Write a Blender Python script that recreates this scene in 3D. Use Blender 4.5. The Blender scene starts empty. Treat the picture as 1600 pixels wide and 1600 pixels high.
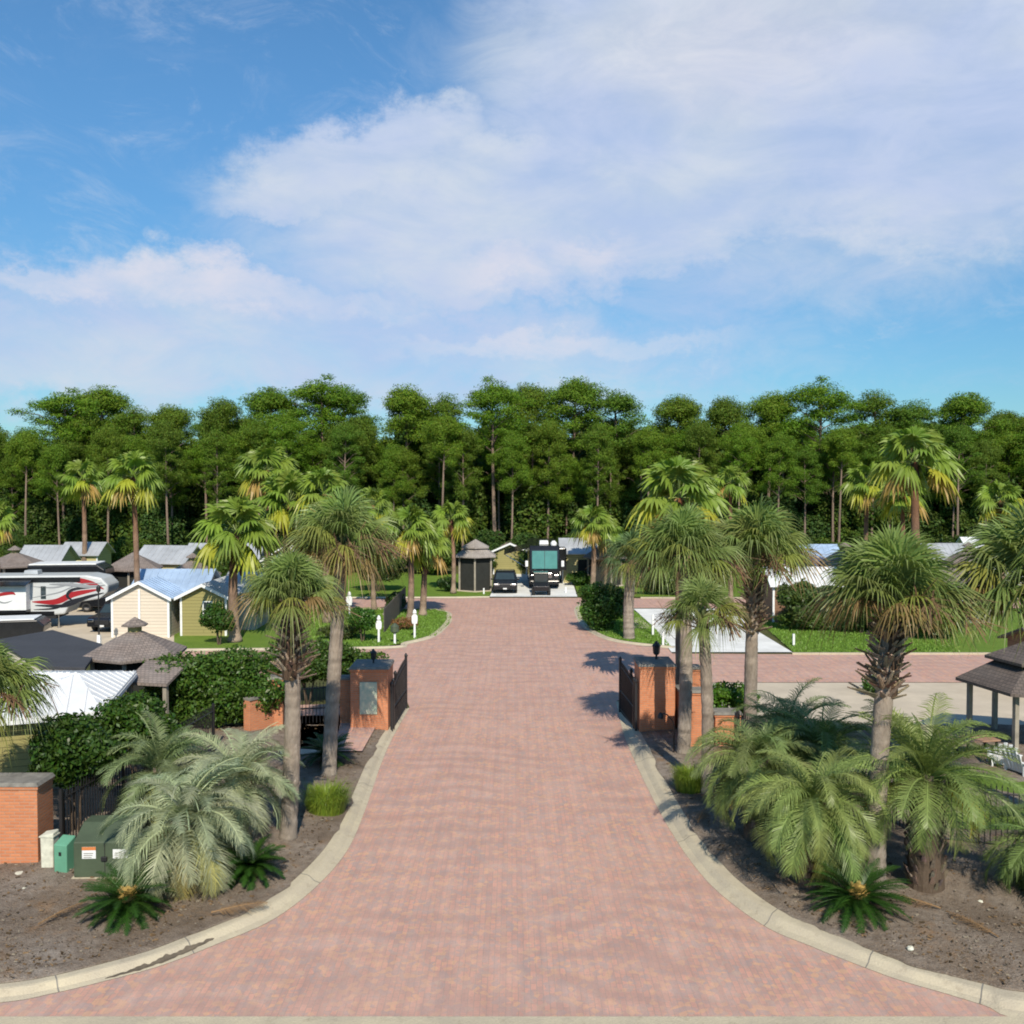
import bpy, math, random
import numpy as np
from mathutils import Vector

R = math.radians
rng = np.random.default_rng(7)
random.seed(7)
sc = bpy.context.scene
COL = sc.collection

# ------------------------------------------------------------------ camera, light, exposure
CAMH, F, HY = 9.0, 1480.0, 753.0
cd = bpy.data.cameras.new('camera'); cam = bpy.data.objects.new('camera', cd); COL.objects.link(cam)
PITCH = math.atan((800 - HY) / F)
cam.location = (0, 0, CAMH); cam.rotation_euler = (R(90) - PITCH, 0, 0)
cd.sensor_width = 36; cd.lens = 36 * F / 1600; cd.clip_end = 6000; cd.clip_start = 0.1
sc.camera = cam
SUN = Vector((0.16, -1.15, 1.0)).normalized()          # towards the sun
sl = bpy.data.lights.new('sun', 'SUN'); so = bpy.data.objects.new('sun', sl); COL.objects.link(so)
sl.energy = 4.5; sl.angle = R(0.5); sl.color = (1.0, 0.90, 0.74)
so.rotation_euler = SUN.to_track_quat('Z', 'Y').to_euler()
sc.view_settings.view_transform = 'Standard'; sc.view_settings.look = 'None'
sc.view_settings.exposure = 0.35; sc.view_settings.gamma = 1
sc.cycles.filter_width = 1.9
sc.cycles.max_bounces = 6; sc.cycles.transparent_max_bounces = 6
sc.cycles.use_adaptive_sampling = True

w = bpy.data.worlds.new('World'); sc.world = w; w.use_nodes = True
nt = w.node_tree; nt.nodes.clear()
def N(t, **k):
    n = nt.nodes.new(t)
    for a, b in k.items(): setattr(n, a, b)
    return n
def L(a, b): nt.links.new(a, b)
def M(op, a, b=None, c=None, clamp=False):
    n = N('ShaderNodeMath', operation=op, use_clamp=clamp)
    for i, v in enumerate((a, b, c)):
        if v is None: continue
        if isinstance(v, (int, float)): n.inputs[i].default_value = v
        else: L(v, n.inputs[i])
    return n.outputs[0]
sky = N('ShaderNodeTexSky', sky_type='NISHITA', sun_disc=False)
sky.sun_elevation = math.asin(SUN.z); sky.sun_rotation = math.atan2(SUN.x, SUN.y)
sky.altitude = 10; sky.air_density = 1.0; sky.dust_density = 0.3; sky.ozone_density = 2.6
tc = N('ShaderNodeTexCoord'); sx = N('ShaderNodeSeparateXYZ'); L(tc.outputs['Generated'], sx.inputs[0])
az = M('ARCTAN2', sx.outputs[0], sx.outputs[1]); el = M('ARCSINE', sx.outputs[2])
cb = N('ShaderNodeCombineXYZ'); L(az, cb.inputs[0]); L(el, cb.inputs[1])
def noise(scale, sx_, sy_, detail=6, rough=0.55, off=0.0, dist=0.0, rot=0.0):
    mp = N('ShaderNodeMapping'); mp.inputs['Scale'].default_value = (sx_, sy_, 1); mp.inputs['Location'].default_value = (off, off * .7, off)
    mp.inputs['Rotation'].default_value = (0, 0, rot)
    L(cb.outputs[0], mp.inputs[0])
    n = N('ShaderNodeTexNoise'); n.inputs['Scale'].default_value = scale; n.inputs['Detail'].default_value = detail
    n.inputs['Roughness'].default_value = rough; n.inputs['Distortion'].default_value = dist
    L(mp.outputs[0], n.inputs['Vector']); return n.outputs[0]
def smooth(v, lo, hi):
    n = N('ShaderNodeMapRange', interpolation_type='SMOOTHSTEP'); L(v, n.inputs[0])
    n.inputs[1].default_value = lo; n.inputs[2].default_value = hi; return n.outputs[0]
# angular position (radians) of a direction given as photo pixel
def ang(px, py): return math.atan((px - 800) / F), math.atan((HY - py) / F)
wob = M('MULTIPLY', M('SUBTRACT', noise(5, 1, 1.3, 10, .68, 3.1), .5), 0.19)
wob2 = M('MULTIPLY', M('SUBTRACT', noise(16, 1, 2.0, 8, .65, 8.1), .5), 0.03)
def blob(px, py, rx, ry, soft=0.5, rot=0.0):
    a, e = ang(px, py); rx /= F; ry /= F
    da = M('SUBTRACT', az, a); de = M('SUBTRACT', M('ADD', el, M('ADD', wob, wob2)), e)
    c, s = math.cos(rot), math.sin(rot)
    u = M('DIVIDE', M('ADD', M('MULTIPLY', da, c), M('MULTIPLY', de, s)), rx)
    v = M('DIVIDE', M('SUBTRACT', M('MULTIPLY', de, c), M('MULTIPLY', da, s)), ry)
    d = M('SQRT', M('ADD', M('MULTIPLY', u, u), M('MULTIPLY', v, v)))
    return M('SUBTRACT', 1.0, smooth(d, 1 - soft, 1 + soft * .5))
def mx(a, b): return M('MAXIMUM', a, b)
big = blob(1350, 120, 640, 300, .35)
big = mx(big, blob(900, 330, 560, 150, .45, R(8)))
big = mx(big, blob(560, 270, 250, 75, .5, R(15)))
big = mx(big, M('MULTIPLY', blob(520, 545, 760, 105, .6), .8))
big = mx(big, M('MULTIPLY', blob(1250, 430, 420, 110, .8, R(10)), .6))
big = mx(big, M('MULTIPLY', blob(350, 480, 400, 62, .6), .85))
big = mx(big, M('MULTIPLY', blob(60, 580, 480, 90, .6), .8))
big = smooth(M('ADD', big, M('MULTIPLY', M('SUBTRACT', noise(10, 1, 1.9, 12, .68, 4.4, .8, .35), .5), .80)), -.02, 1.1)
tex = smooth(noise(7, 1, 2.6, 9, .6, 1.7, .6), .28, .72)
dens = M('MULTIPLY', big, M('MULTIPLY_ADD', tex, .30, .78), clamp=True)
streak = M('MULTIPLY', mx(blob(920, 540, 300, 22, .6), M('MULTIPLY', blob(330, 470, 190, 36, .7), 1.0)), .55)
streak = mx(streak, M('MULTIPLY', blob(60, 470, 170, 30, .7), .6))
streak = mx(streak, M('MULTIPLY', blob(790, 420, 75, 24, .8), .45)); streak = mx(streak, M('MULTIPLY', blob(925, 402, 60, 24, .8), .5)); streak = mx(streak, M('MULTIPLY', blob(590, 482, 70, 20, .8), .4)); streak = mx(streak, M('MULTIPLY', blob(1150, 110, 260, 90, .9), .35))
wisp = M('MULTIPLY', smooth(noise(6, 1, 2.0, 11, .72, 6.3, 1.2, .4), .48, .80), .45)
dens = mx(dens, wisp)
# away from the view the sky keeps a loose broken cover
cloudcol = N('ShaderNodeMix', data_type='RGBA')
cloudcol.inputs['A'].default_value = (0.42, 0.50, 0.685, 1); cloudcol.inputs['B'].default_value = (0.53, 0.585, 0.665, 1)
L(smooth(noise(4, 1, 1.8, 6, .5, 9.0), .35, .65), cloudcol.inputs['Factor'])
cc2 = N('ShaderNodeMix', data_type='RGBA'); L(cloudcol.outputs['Result'], cc2.inputs['A']); cc2.inputs['B'].default_value = (0.60, 0.60, 0.68, 1)
L(M('MULTIPLY', streak, 1.5, clamp=True), cc2.inputs['Factor'])
skm = N('ShaderNodeMix', data_type='RGBA', blend_type='MULTIPLY'); skm.inputs['Factor'].default_value = 1
L(sky.outputs[0], skm.inputs['A']); skm.inputs['B'].default_value = (0.62, 1.0, 1.17, 1)
SKYS, CLS = 0.092, 0.96
bs = N('ShaderNodeBackground'); L(skm.outputs['Result'], bs.inputs[0]); L(M('MULTIPLY_ADD', smooth(el, 0.0, .45), SKYS * .36, SKYS * .72), bs.inputs[1])
bc = N('ShaderNodeBackground'); L(cc2.outputs['Result'], bc.inputs[0]); bc.inputs[1].default_value = CLS
mxs = N('ShaderNodeMixShader'); L(M('MAXIMUM', dens, streak, clamp=True), mxs.inputs[0]); L(bs.outputs[0], mxs.inputs[1]); L(bc.outputs[0], mxs.inputs[2])
wo = N('ShaderNodeOutputWorld'); L(mxs.outputs[0], wo.inputs[0])

# ------------------------------------------------------------------ placing helpers (photo pixel -> metres)
def ray(px, py):
    x, z = (px - 800) / F, (800 - py) / F
    c, s = math.cos(PITCH), math.sin(PITCH)
    return np.array([x, c + z * s, -s + z * c])
def G(px, py, z=0.0):
    d = ray(px, py); t = (z - CAMH) / d[2]; return np.array([d[0] * t, d[1] * t, z])
def P(px, py, Y):
    d = ray(px, py); t = Y / d[1]; return np.array([d[0] * t, Y, CAMH + d[2] * t])

# ------------------------------------------------------------------ mesh builder
class MB:
    def __init__(s): s.V = []; s.F = []; s.C = []; s.n = 0; s.MI = []
    def add(s, V, F, col=(1, 1, 1), mi=0):
        V = np.asarray(V, float).reshape(-1, 3)
        s.V.append(V)
        c = np.asarray(col, float)
        if c.ndim == 1: c = np.tile(c, (len(V), 1))
        s.C.append(c)
        if isinstance(F, np.ndarray): F = (F + s.n).tolist()
        else: F = [[i + s.n for i in f] for f in F]
        s.F += F; s.MI += [mi] * len(F); s.n += len(V); return s
    def box(s, x0, y0, z0, x1, y1, z1, col=(1, 1, 1), mi=0, top=1.0):
        cx, cy = (x0 + x1) / 2, (y0 + y1) / 2
        V = [(x0, y0, z0), (x1, y0, z0), (x1, y1, z0), (x0, y1, z0)]
        V += [(cx + (x - cx) * top, cy + (y - cy) * top, z1) for x, y, _ in V]
        return s.add(V, [(3, 2, 1, 0), (4, 5, 6, 7), (0, 1, 5, 4), (1, 2, 6, 5), (2, 3, 7, 6), (3, 0, 4, 7)], col, mi)
    def hexa(s, b, t, col=(1, 1, 1), mi=0):       # four bottom, four top points
        return s.add(list(b) + list(t), [(3, 2, 1, 0), (4, 5, 6, 7), (0, 1, 5, 4), (1, 2, 6, 5), (2, 3, 7, 6), (3, 0, 4, 7)], col, mi)
    def slab(s, q, th, col=(1, 1, 1), mi=0):       # quad with thickness downward
        q = [np.array(p, float) for p in q]
        return s.hexa([p - np.array([0, 0, th]) for p in q], q, col, mi)
    def tube(s, pts, rad, n=8, col=(1, 1, 1), mi=0, caps=True):
        pts = np.asarray(pts, float); m = len(pts)
        if np.isscalar(rad): rad = [rad] * m
        rings = []
        up = np.array([0, 0, 1.0])
        for i in range(m):
            t = pts[min(i + 1, m - 1)] - pts[max(i - 1, 0)]; t /= np.linalg.norm(t) + 1e-9
            a = np.cross(t, up if abs(t[2]) < .95 else np.array([0, 1.0, 0])); a /= np.linalg.norm(a); b = np.cross(t, a)
            th = np.arange(n) * 2 * math.pi / n
            rings.append(pts[i] + rad[i] * (np.outer(np.cos(th), a) + np.outer(np.sin(th), b)))
        V = np.vstack(rings); Fc = []
        for i in range(m - 1):
            for j in range(n):
                k = (j + 1) % n; Fc.append((i * n + j, i * n + k, (i + 1) * n + k, (i + 1) * n + j))
        if caps: Fc.append(tuple(range(n))[::-1]); Fc.append(tuple(range((m - 1) * n, m * n)))
        return s.add(V, Fc, col, mi)
    def cyl(s, x, y, z0, z1, r0, r1=None, n=12, col=(1, 1, 1), mi=0):
        return s.tube([(x, y, z0), (x, y, z1)], [r0, r0 if r1 is None else r1], n, col, mi)
    def prism(s, poly, z0, z1, col=(1, 1, 1), mi=0):   # poly in xy
        n = len(poly); V = [(x, y, z0) for x, y in poly] + [(x, y, z1) for x, y in poly]
        return s.add(V, [tuple(range(n))[::-1], tuple(range(n, 2 * n))] + [(i, (i + 1) % n, n + (i + 1) % n, n + i) for i in range(n)], col, mi)
    def profile(s, poly, y0, y1, col=(1, 1, 1), mi=0):  # poly in xz, extruded along y
        n = len(poly); V = [(x, y0, z) for x, z in poly] + [(x, y1, z) for x, z in poly]
        return s.add(V, [tuple(range(n)), tuple(range(n, 2 * n))[::-1]] + [(i, n + i, n + (i + 1) % n, (i + 1) % n) for i in range(n)], col, mi)
    def profx(s, poly, x0, x1, col=(1, 1, 1), mi=0):    # poly in yz, extruded along x
        n = len(poly); V = [(x0, y, z) for y, z in poly] + [(x1, y, z) for y, z in poly]
        return s.add(V, [tuple(range(n))[::-1], tuple(range(n, 2 * n))] + [(i, (i + 1) % n, n + (i + 1) % n, n + i) for i in range(n)], col, mi)
    def lathe(s, prof, n=16, c=(0, 0, 0), col=(1, 1, 1), mi=0):
        th = np.arange(n) * 2 * math.pi / n; V = []
        for r, z in prof: V += [(c[0] + r * math.cos(t), c[1] + r * math.sin(t), c[2] + z) for t in th]
        Fc = [(i * n + j, i * n + (j + 1) % n, (i + 1) * n + (j + 1) % n, (i + 1) * n + j) for i in range(len(prof) - 1) for j in range(n)]
        Fc.append(tuple(range((len(prof) - 1) * n, len(prof) * n)))
        return s.add(V, Fc, col, mi)
    def mesh(s, name, mats, smooth=False, uv=True):
        V = np.vstack(s.V); me = bpy.data.meshes.new(name)
        me.from_pydata(V.tolist(), [], s.F)
        for m in (mats if isinstance(mats, (list, tuple)) else [mats]): me.materials.append(m)
        if max(s.MI): me.polygons.foreach_set('material_index', s.MI)
        a = me.attributes.new('tint', 'FLOAT_COLOR', 'POINT')
        C = np.vstack(s.C); a.data.foreach_set('color', np.hstack([C, np.ones((len(C), 1))]).ravel())
        if uv:
            l = me.uv_layers.new(name='UVMap'); nl = len(me.loops)
            vi = np.empty(nl, int); me.loops.foreach_get('vertex_index', vi)
            nf = len(me.polygons); nor = np.empty(nf * 3); me.polygons.foreach_get('normal', nor); nor = nor.reshape(-1, 3)
            lt = np.empty(nf, int); me.polygons.foreach_get('loop_total', lt)
            ln = np.repeat(nor, lt, axis=0)
            U = np.stack([-ln[:, 1], ln[:, 0], np.zeros(len(ln))], 1); nu = np.linalg.norm(U, axis=1, keepdims=True)
            flat = nu[:, 0] < 0.02
            U = U / np.maximum(nu, 1e-6); U[flat] = (1, 0, 0)
            W = np.cross(ln, U); p = V[vi]
            l.data.foreach_set('uv', np.stack([(p * U).sum(1), (p * W).sum(1)], 1).ravel())
        if smooth: me.polygons.foreach_set('use_smooth', [True] * len(me.polygons))
        me.update(); return me
    def build(s, name, mats, parent=None, smooth=False, loc=None, bevel=0, uv=True, label=None):
        o = bpy.data.objects.new(name, s.mesh(name, mats, smooth, uv)); COL.objects.link(o)
        if parent is not None: o.parent = parent
        if loc is not None: o.location = loc
        if bevel:
            b = o.modifiers.new('bevel', 'BEVEL'); b.width = bevel; b.segments = 2; b.limit_method = 'ANGLE'
        if label: o['label'] = label
        return o
def tag(o, label=None, cat=None, group=None, kind=None):
    for k, v in (('label', label), ('category', cat), ('group', group), ('kind', kind)):
        if v: o[k] = v
    return o
def thing(name, label, cat, loc=(0, 0, 0), rz=0.0, group=None, kind=None):
    o = bpy.data.objects.new(name, None); COL.objects.link(o); o.empty_display_size = .2
    o.location = tuple(loc); o.rotation_euler = (0, 0, rz); return tag(o, label, cat, group, kind)
def copy_tree(o, parent=None):
    c = o.copy(); COL.objects.link(c); c.parent = parent
    for ch in [x for x in bpy.data.objects if x.parent == o]: copy_tree(ch, c)
    return c

# ------------------------------------------------------------------ materials
def newmat(name):
    m = bpy.data.materials.new(name); m.use_nodes = True; t = m.node_tree; t.nodes.clear()
    o = t.nodes.new('ShaderNodeOutputMaterial'); p = t.nodes.new('ShaderNodeBsdfPrincipled'); t.links.new(p.outputs[0], o.inputs[0])
    return m, t, p, o
def nd(t, k, ins=None, **kw):
    n = t.nodes.new(k)
    for a, b in kw.items(): setattr(n, a, b)
    for a, b in (ins or {}).items():
        if hasattr(b, 'is_linked') or isinstance(b, bpy.types.NodeSocket): t.links.new(b, n.inputs[a])
        else: n.inputs[a].default_value = b
    return n
def c4(c): return (c[0], c[1], c[2], 1)
def mixc(t, f, a, b, mode='MIX'):
    n = t.nodes.new('ShaderNodeMix'); n.data_type = 'RGBA'; n.blend_type = mode
    for s, v in ((n.inputs['Factor'], f), (n.inputs['A'], a), (n.inputs['B'], b)):
        if isinstance(v, bpy.types.NodeSocket): t.links.new(v, s)
        elif isinstance(v, (int, float)): s.default_value = v
        else: s.default_value = c4(v)
    return n.outputs['Result']
def tnoise(t, scale, detail=5, rough=.6, vec=None, lo=.3, hi=.7):
    n = nd(t, 'ShaderNodeTexNoise', {'Scale': scale, 'Detail': detail, 'Roughness': rough})
    if vec is None: vec = t.nodes.new('ShaderNodeNewGeometry').outputs['Position']
    t.links.new(vec, n.inputs['Vector'])
    r = nd(t, 'ShaderNodeMapRange', {0: n.outputs[0], 1: lo, 2: hi}); return r.outputs[0]
def plain(name, col, rough=.6, var=.25, scale=3.0, metal=0.0, bump=0.0, bscale=30., spec=.5):
    m, t, p, o = newmat(name)
    f = tnoise(t, scale); g = tnoise(t, scale * 9)
    a = mixc(t, f, [c * (1 - var) for c in col], [min(1, c * (1 + var * .6)) for c in col])
    t.links.new(mixc(t, M2(t, g, .35), a, [c * (1 - var) for c in col]), p.inputs['Base Color'])
    p.inputs['Roughness'].default_value = rough; p.inputs['Metallic'].default_value = metal
    p.inputs['Specular IOR Level'].default_value = spec
    if bump:
        b = nd(t, 'ShaderNodeBump', {'Strength': bump, 'Distance': .02, 'Height': tnoise(t, bscale)}); t.links.new(b.outputs[0], p.inputs['Normal'])
    return m
def M2(t, s, k):
    n = nd(t, 'ShaderNodeMath', {0: s, 1: k}, operation='MULTIPLY'); return n.outputs[0]
def tinted(name, rough=.5, spec=.3, transl=.25, var=.25):
    m, t, p, o = newmat(name)
    a = nd(t, 'ShaderNodeAttribute', attribute_name='tint').outputs['Color']
    f = tnoise(t, 1.3); col = mixc(t, M2(t, f, var), a, [0.66, 0.72, 0.45], 'MULTIPLY')
    t.links.new(col, p.inputs['Base Color']); p.inputs['Roughness'].default_value = rough; p.inputs['Specular IOR Level'].default_value = spec
    if transl:
        tr = nd(t, 'ShaderNodeBsdfTranslucent'); t.links.new(mixc(t, 1.0, col, [1.25, 1.35, .55], 'MULTIPLY'), tr.inputs[0])
        mi = nd(t, 'ShaderNodeMixShader', {0: transl}); t.links.new(p.outputs[0], mi.inputs[1]); t.links.new(tr.outputs[0], mi.inputs[2]); t.links.new(mi.outputs[0], o.inputs[0])
    return m
def brickm(name, c1, c2, mort, bw, bh, ms=.01, rough=.8, off=.5, bump=.5, big=None, bigs=.5, spread=.5, uvrot=0, squash=1, bias=0.0):
    m, t, p, o = newmat(name)
    uv = nd(t, 'ShaderNodeUVMap').outputs[0]
    if uvrot: uv = nd(t, 'ShaderNodeVectorRotate', {'Vector': uv, 'Angle': uvrot}, rotation_type='Z_AXIS').outputs[0]
    b = nd(t, 'ShaderNodeTexBrick', {'Vector': uv, 'Color1': c4(c1), 'Color2': c4(c2), 'Mortar': c4(mort), 'Scale': 1.0,
           'Mortar Size': ms, 'Brick Width': bw, 'Row Height': bh, 'Bias': bias, 'Mortar Smooth': .3}); b.offset = off
    f = tnoise(t, 1.1, 4); g = tnoise(t, 14, 3)
    col = mixc(t, M2(t, f, .35), b.outputs[0], big or [c * .6 for c in c1])
    col = mixc(t, M2(t, g, .25), col, [c * .55 for c in c1])
    t.links.new(col, p.inputs['Base Color']); p.inputs['Roughness'].default_value = rough
    bp = nd(t, 'ShaderNodeBump', {'Strength': bump, 'Distance': .01, 'Height': b.outputs['Fac']}, invert=True); t.links.new(bp.outputs[0], p.inputs['Normal'])
    return m
MT = {}
MT['leaf'] = tinted('leaf', .42, .35, .28)
MT['leafdull'] = tinted('needle_leaf', .6, .2, .22, .35)
def barkm():
    m, t, p, o = newmat('tinted_bark'); a = nd(t, 'ShaderNodeAttribute', attribute_name='tint').outputs['Color']
    geo = t.nodes.new('ShaderNodeNewGeometry').outputs['Position']; mp = nd(t, 'ShaderNodeMapping', {'Vector': geo, 'Scale': (9, 9, 3)})
    f = tnoise(t, 2.2, 7, .75, mp.outputs[0], .35, .7); g = tnoise(t, 1.5, 5, .6)
    c = mixc(t, M2(t, f, .6), a, [.42, .38, .34], 'MULTIPLY'); c = mixc(t, M2(t, g, .4), c, [.6, .58, .52], 'MULTIPLY')
    t.links.new(c, p.inputs['Base Color']); p.inputs['Roughness'].default_value = .9; p.inputs['Specular IOR Level'].default_value = .15
    b = nd(t, 'ShaderNodeBump', {'Strength': .8, 'Distance': .03, 'Height': f}); t.links.new(b.outputs[0], p.inputs['Normal']); return m
MT['bark'] = barkm()
MT['paint'] = tinted('tinted_paint', .35, .5, 0, .05)
MT['brick'] = brickm('orange_brick', (.62, .235, .105), (.49, .17, .075), (.42, .25, .17), .23, .075, .012, .85)
MT['cap'] = plain('weathered_cap', (.20, .19, .17), .9, .4, 5)
MT['iron'] = plain('black_iron', (.018, .018, .02), .45, .3)
def kerbm():
    m, t, p, o = newmat('curb_concrete')
    a = mixc(t, tnoise(t, 1.2, 5, .65, None, .35, .65), (.52, .46, .33), (.42, .37, .28)); a = mixc(t, M2(t, tnoise(t, 3.1, 6, .75, None, .55, .75), .75), a, (.23, .185, .13)); a = mixc(t, M2(t, tnoise(t, 28, 3, .6), .3), a, (.3, .26, .2))
    t.links.new(a, p.inputs['Base Color']); p.inputs['Roughness'].default_value = .9
    b = nd(t, 'ShaderNodeBump', {'Strength': .4, 'Distance': .02, 'Height': tnoise(t, 30)}); t.links.new(b.outputs[0], p.inputs['Normal']); return m
MT['concrete'] = kerbm()
MT['damp'] = plain('damp_dirt', (.13, .105, .075), .6, .5, 3)
MT['white'] = plain('white_paint', (.72, .74, .75), .45, .12)
MT['whiteroof'] = plain('white_metal_roof', (.70, .72, .74), .35, .12, 1.2)
MT['blueroof'] = plain('blue_metal_roof', (.40, .53, .72), .3, .3, .7, metal=.2)
MT['greyroof'] = plain('galvanised_roof', (.46, .48, .50), .35, .25, .9, metal=.25)
MT['black'] = plain('black_gloss', (.012, .013, .016), .2, .3)
MT['rubber'] = plain('rubber', (.02, .02, .02), .8, .3)
MT['shadedwhite'] = plain('shaded_white_gelcoat', (.50, .52, .53), .3, .12, 1)  # trailer white darkened to grey, the shade of its side put into the colour
MT['glass'] = plain('dark_glass', (.03, .045, .05), .06, .2, spec=.8)
MT['tealglass'] = plain('teal_windshield', (.08, .235, .215), .12, .25, .8, spec=.7)
MT['chrome'] = plain('chrome', (.6, .6, .62), .15, .1, metal=1)
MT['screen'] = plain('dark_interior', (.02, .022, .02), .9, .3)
MT['post'] = plain('grey_timber', (.30, .27, .22), .85, .3)
MT['beige'] = plain('beige_paving', (.50, .435, .34), .9, .18, .7, bump=.2)
MT['pad'] = plain('white_concrete', (.70, .71, .69), .85, .22, .7)
MT['asphalt'] = plain('dark_pad', (.045, .047, .055), .8, .25, .8, bump=.3)
MT['shingle'] = brickm('grey_shingles', (.24, .19, .165), (.15, .12, .105), (.05, .04, .035), .16, .14, .012, .9, bump=.8, big=(.30, .28, .27))
MT['paleshingle'] = brickm('pale_shingles', (.36, .32, .29), (.25, .22, .20), (.1, .09, .08), .16, .14, .012, .9, bump=.8, big=(.42, .40, .38))
MT['darkshingle'] = brickm('brown_shingles', (.13, .10, .085), (.08, .062, .055), (.03, .025, .02), .16, .14, .012, .9, bump=.8, big=(.19, .17, .16))
def siding(name, c): return brickm(name, c, [x * .93 for x in c], [x * .45 for x in c], 30, .19, .012, .7, bump=.7, big=[x * .8 for x in c])
MT['cream'] = siding('cream_siding', (.66, .58, .48)); MT['olive'] = siding('olive_siding', (.30, .27, .10))
MT['yellow'] = siding('yellow_siding', (.52, .46, .22)); MT['tealwall'] = siding('teal_siding', (.22, .40, .38)); MT['brownwall'] = siding('brown_siding', (.22, .12, .07)); MT['greywall'] = siding('grey_siding', (.3, .29, .27))
MT['green'] = plain('utility_green', (.06, .085, .05), .6, .25, 2); MT['mint'] = plain('mint_plastic', (.11, .30, .20), .55, .15, 3)
MT['dirtywhite'] = plain('stained_white', (.60, .60, .50), .7, .3, 6)

# paver road: three-way colour mix of tinted clay bricks
def paver():
    m, t, p, o = newmat('clay_pavers')
    uv0 = nd(t, 'ShaderNodeUVMap').outputs[0]
    uv = nd(t, 'ShaderNodeVectorRotate', {'Vector': uv0, 'Angle': R(90)}, rotation_type='Z_AXIS').outputs[0]
    kw = {'Scale': 1.0, 'Mortar Size': .008, 'Brick Width': .22, 'Row Height': .11, 'Mortar Smooth': .4}
    b = nd(t, 'ShaderNodeTexBrick', dict(kw, Vector=uv, Color1=c4((.555, .285, .215)), Color2=c4((.40, .245, .205)), Mortar=c4((.29, .235, .20)))); b.offset = .5
    b2 = nd(t, 'ShaderNodeTexBrick', dict(kw, Vector=uv, Color1=c4((0, 0, 0)), Color2=c4((1, 1, 1)), Mortar=c4((.3, .3, .3)), Bias=-.35)); b2.offset = .5
    vo = nd(t, 'ShaderNodeTexVoronoi', {'Scale': 8.5}); t.links.new(uv0, vo.inputs['Vector'])
    hv = nd(t, 'ShaderNodeSeparateColor'); t.links.new(vo.outputs['Color'], hv.inputs[0])
    def step(s, lo, hi): return nd(t, 'ShaderNodeMapRange', {0: s, 1: lo, 2: hi}).outputs[0]
    col = mixc(t, M2(t, step(hv.outputs[0], .72, .8), .55), b.outputs[0], (.60, .36, .20))
    col = mixc(t, M2(t, step(hv.outputs[1], .60, .8), .6), col, (.30, .265, .26))
    # worn bands lengthwise, soft ripples and tyre polish
    sp = nd(t, 'ShaderNodeSeparateXYZ', {0: uv0})
    st = nd(t, 'ShaderNodeCombineXYZ', {0: sp.outputs[0], 1: M2(t, sp.outputs[1], .16), 2: 0.0}).outputs[0]
    f = tnoise(t, 2.4, 4, .55, st, .35, .65); col = mixc(t, M2(t, f, .30), col, (.64, .42, .33))
    g = tnoise(t, .35, 4, .6, uv0, .3, .7); col = mixc(t, M2(t, g, .30), col, (.40, .25, .20))
    h = tnoise(t, .9, 3, .6, uv0, .45, .75); col = mixc(t, M2(t, h, .35), col, (.58, .40, .34))
    wv = nd(t, 'ShaderNodeTexWave', {'Vector': uv0, 'Scale': .33, 'Distortion': 14.0, 'Detail': 3, 'Detail Scale': .6}, bands_direction='Y'); wr = step(wv.outputs[0], .35, .9)
    mk = tnoise(t, .22, 3, .6, uv0, .4, .6); ml = nd(t, 'ShaderNodeMath', {0: M2(t, wr, .42), 1: mk}, operation='MULTIPLY').outputs[0]; col = mixc(t, ml, col, (.33, .21, .18))
    wx = nd(t, 'ShaderNodeTexWave', {'Vector': st, 'Scale': .9, 'Distortion': 4.0, 'Detail': 4}, bands_direction='X'); col = mixc(t, M2(t, step(wx.outputs[0], .5, .95), .16), col, (.30, .20, .18))
    dx = tnoise(t, 22, 2, .5, uv0, .5, .8); col = mixc(t, M2(t, dx, .3), col, (.25, .17, .15))
    geo = t.nodes.new('ShaderNodeNewGeometry')
    t.links.new(col, p.inputs['Base Color']); p.inputs['Roughness'].default_value = .75; p.inputs['Specular IOR Level'].default_value = .35
    bp = nd(t, 'ShaderNodeBump', {'Strength': .25, 'Distance': .006, 'Height': b.outputs['Fac']}, invert=True)
    bp2 = nd(t, 'ShaderNodeBump', {'Strength': .25, 'Distance': .05, 'Height': f}); t.links.new(bp.outputs[0], bp2.inputs['Normal']); t.links.new(bp2.outputs[0], p.inputs['Normal'])
    return m
MT['paver'] = paver()
def soil():
    m, t, p, o = newmat('mulch_soil')
    a = mixc(t, tnoise(t, .5, 6, .65, None, .35, .65), (.225, .165, .115), (.33, .28, .235))
    a = mixc(t, tnoise(t, 4.5, 6, .7, None, .42, .72), a, (.13, .095, .07))
    a = mixc(t, M2(t, tnoise(t, 30, 4, .7, None, .45, .7), .6), a, (.36, .33, .29))
    a = mixc(t, M2(t, tnoise(t, 60, 3, .7, None, .52, .7), .7), a, (.07, .05, .035))
    a = mixc(t, M2(t, tnoise(t, .9, 6, .7, None, .56, .7), .7), a, (.30, .175, .085)); a = mixc(t, M2(t, tnoise(t, .33, 4, .6, None, .5, .68), .6), a, (.12, .09, .065))
    t.links.new(a, p.inputs['Base Color']); p.inputs['Roughness'].default_value = .95; p.inputs['Specular IOR Level'].default_value = .15
    b = nd(t, 'ShaderNodeBump', {'Strength': .9, 'Distance': .03, 'Height': tnoise(t, 22, 6, .7)}); t.links.new(b.outputs[0], p.inputs['Normal'])
    return m
MT['soil'] = soil()
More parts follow.
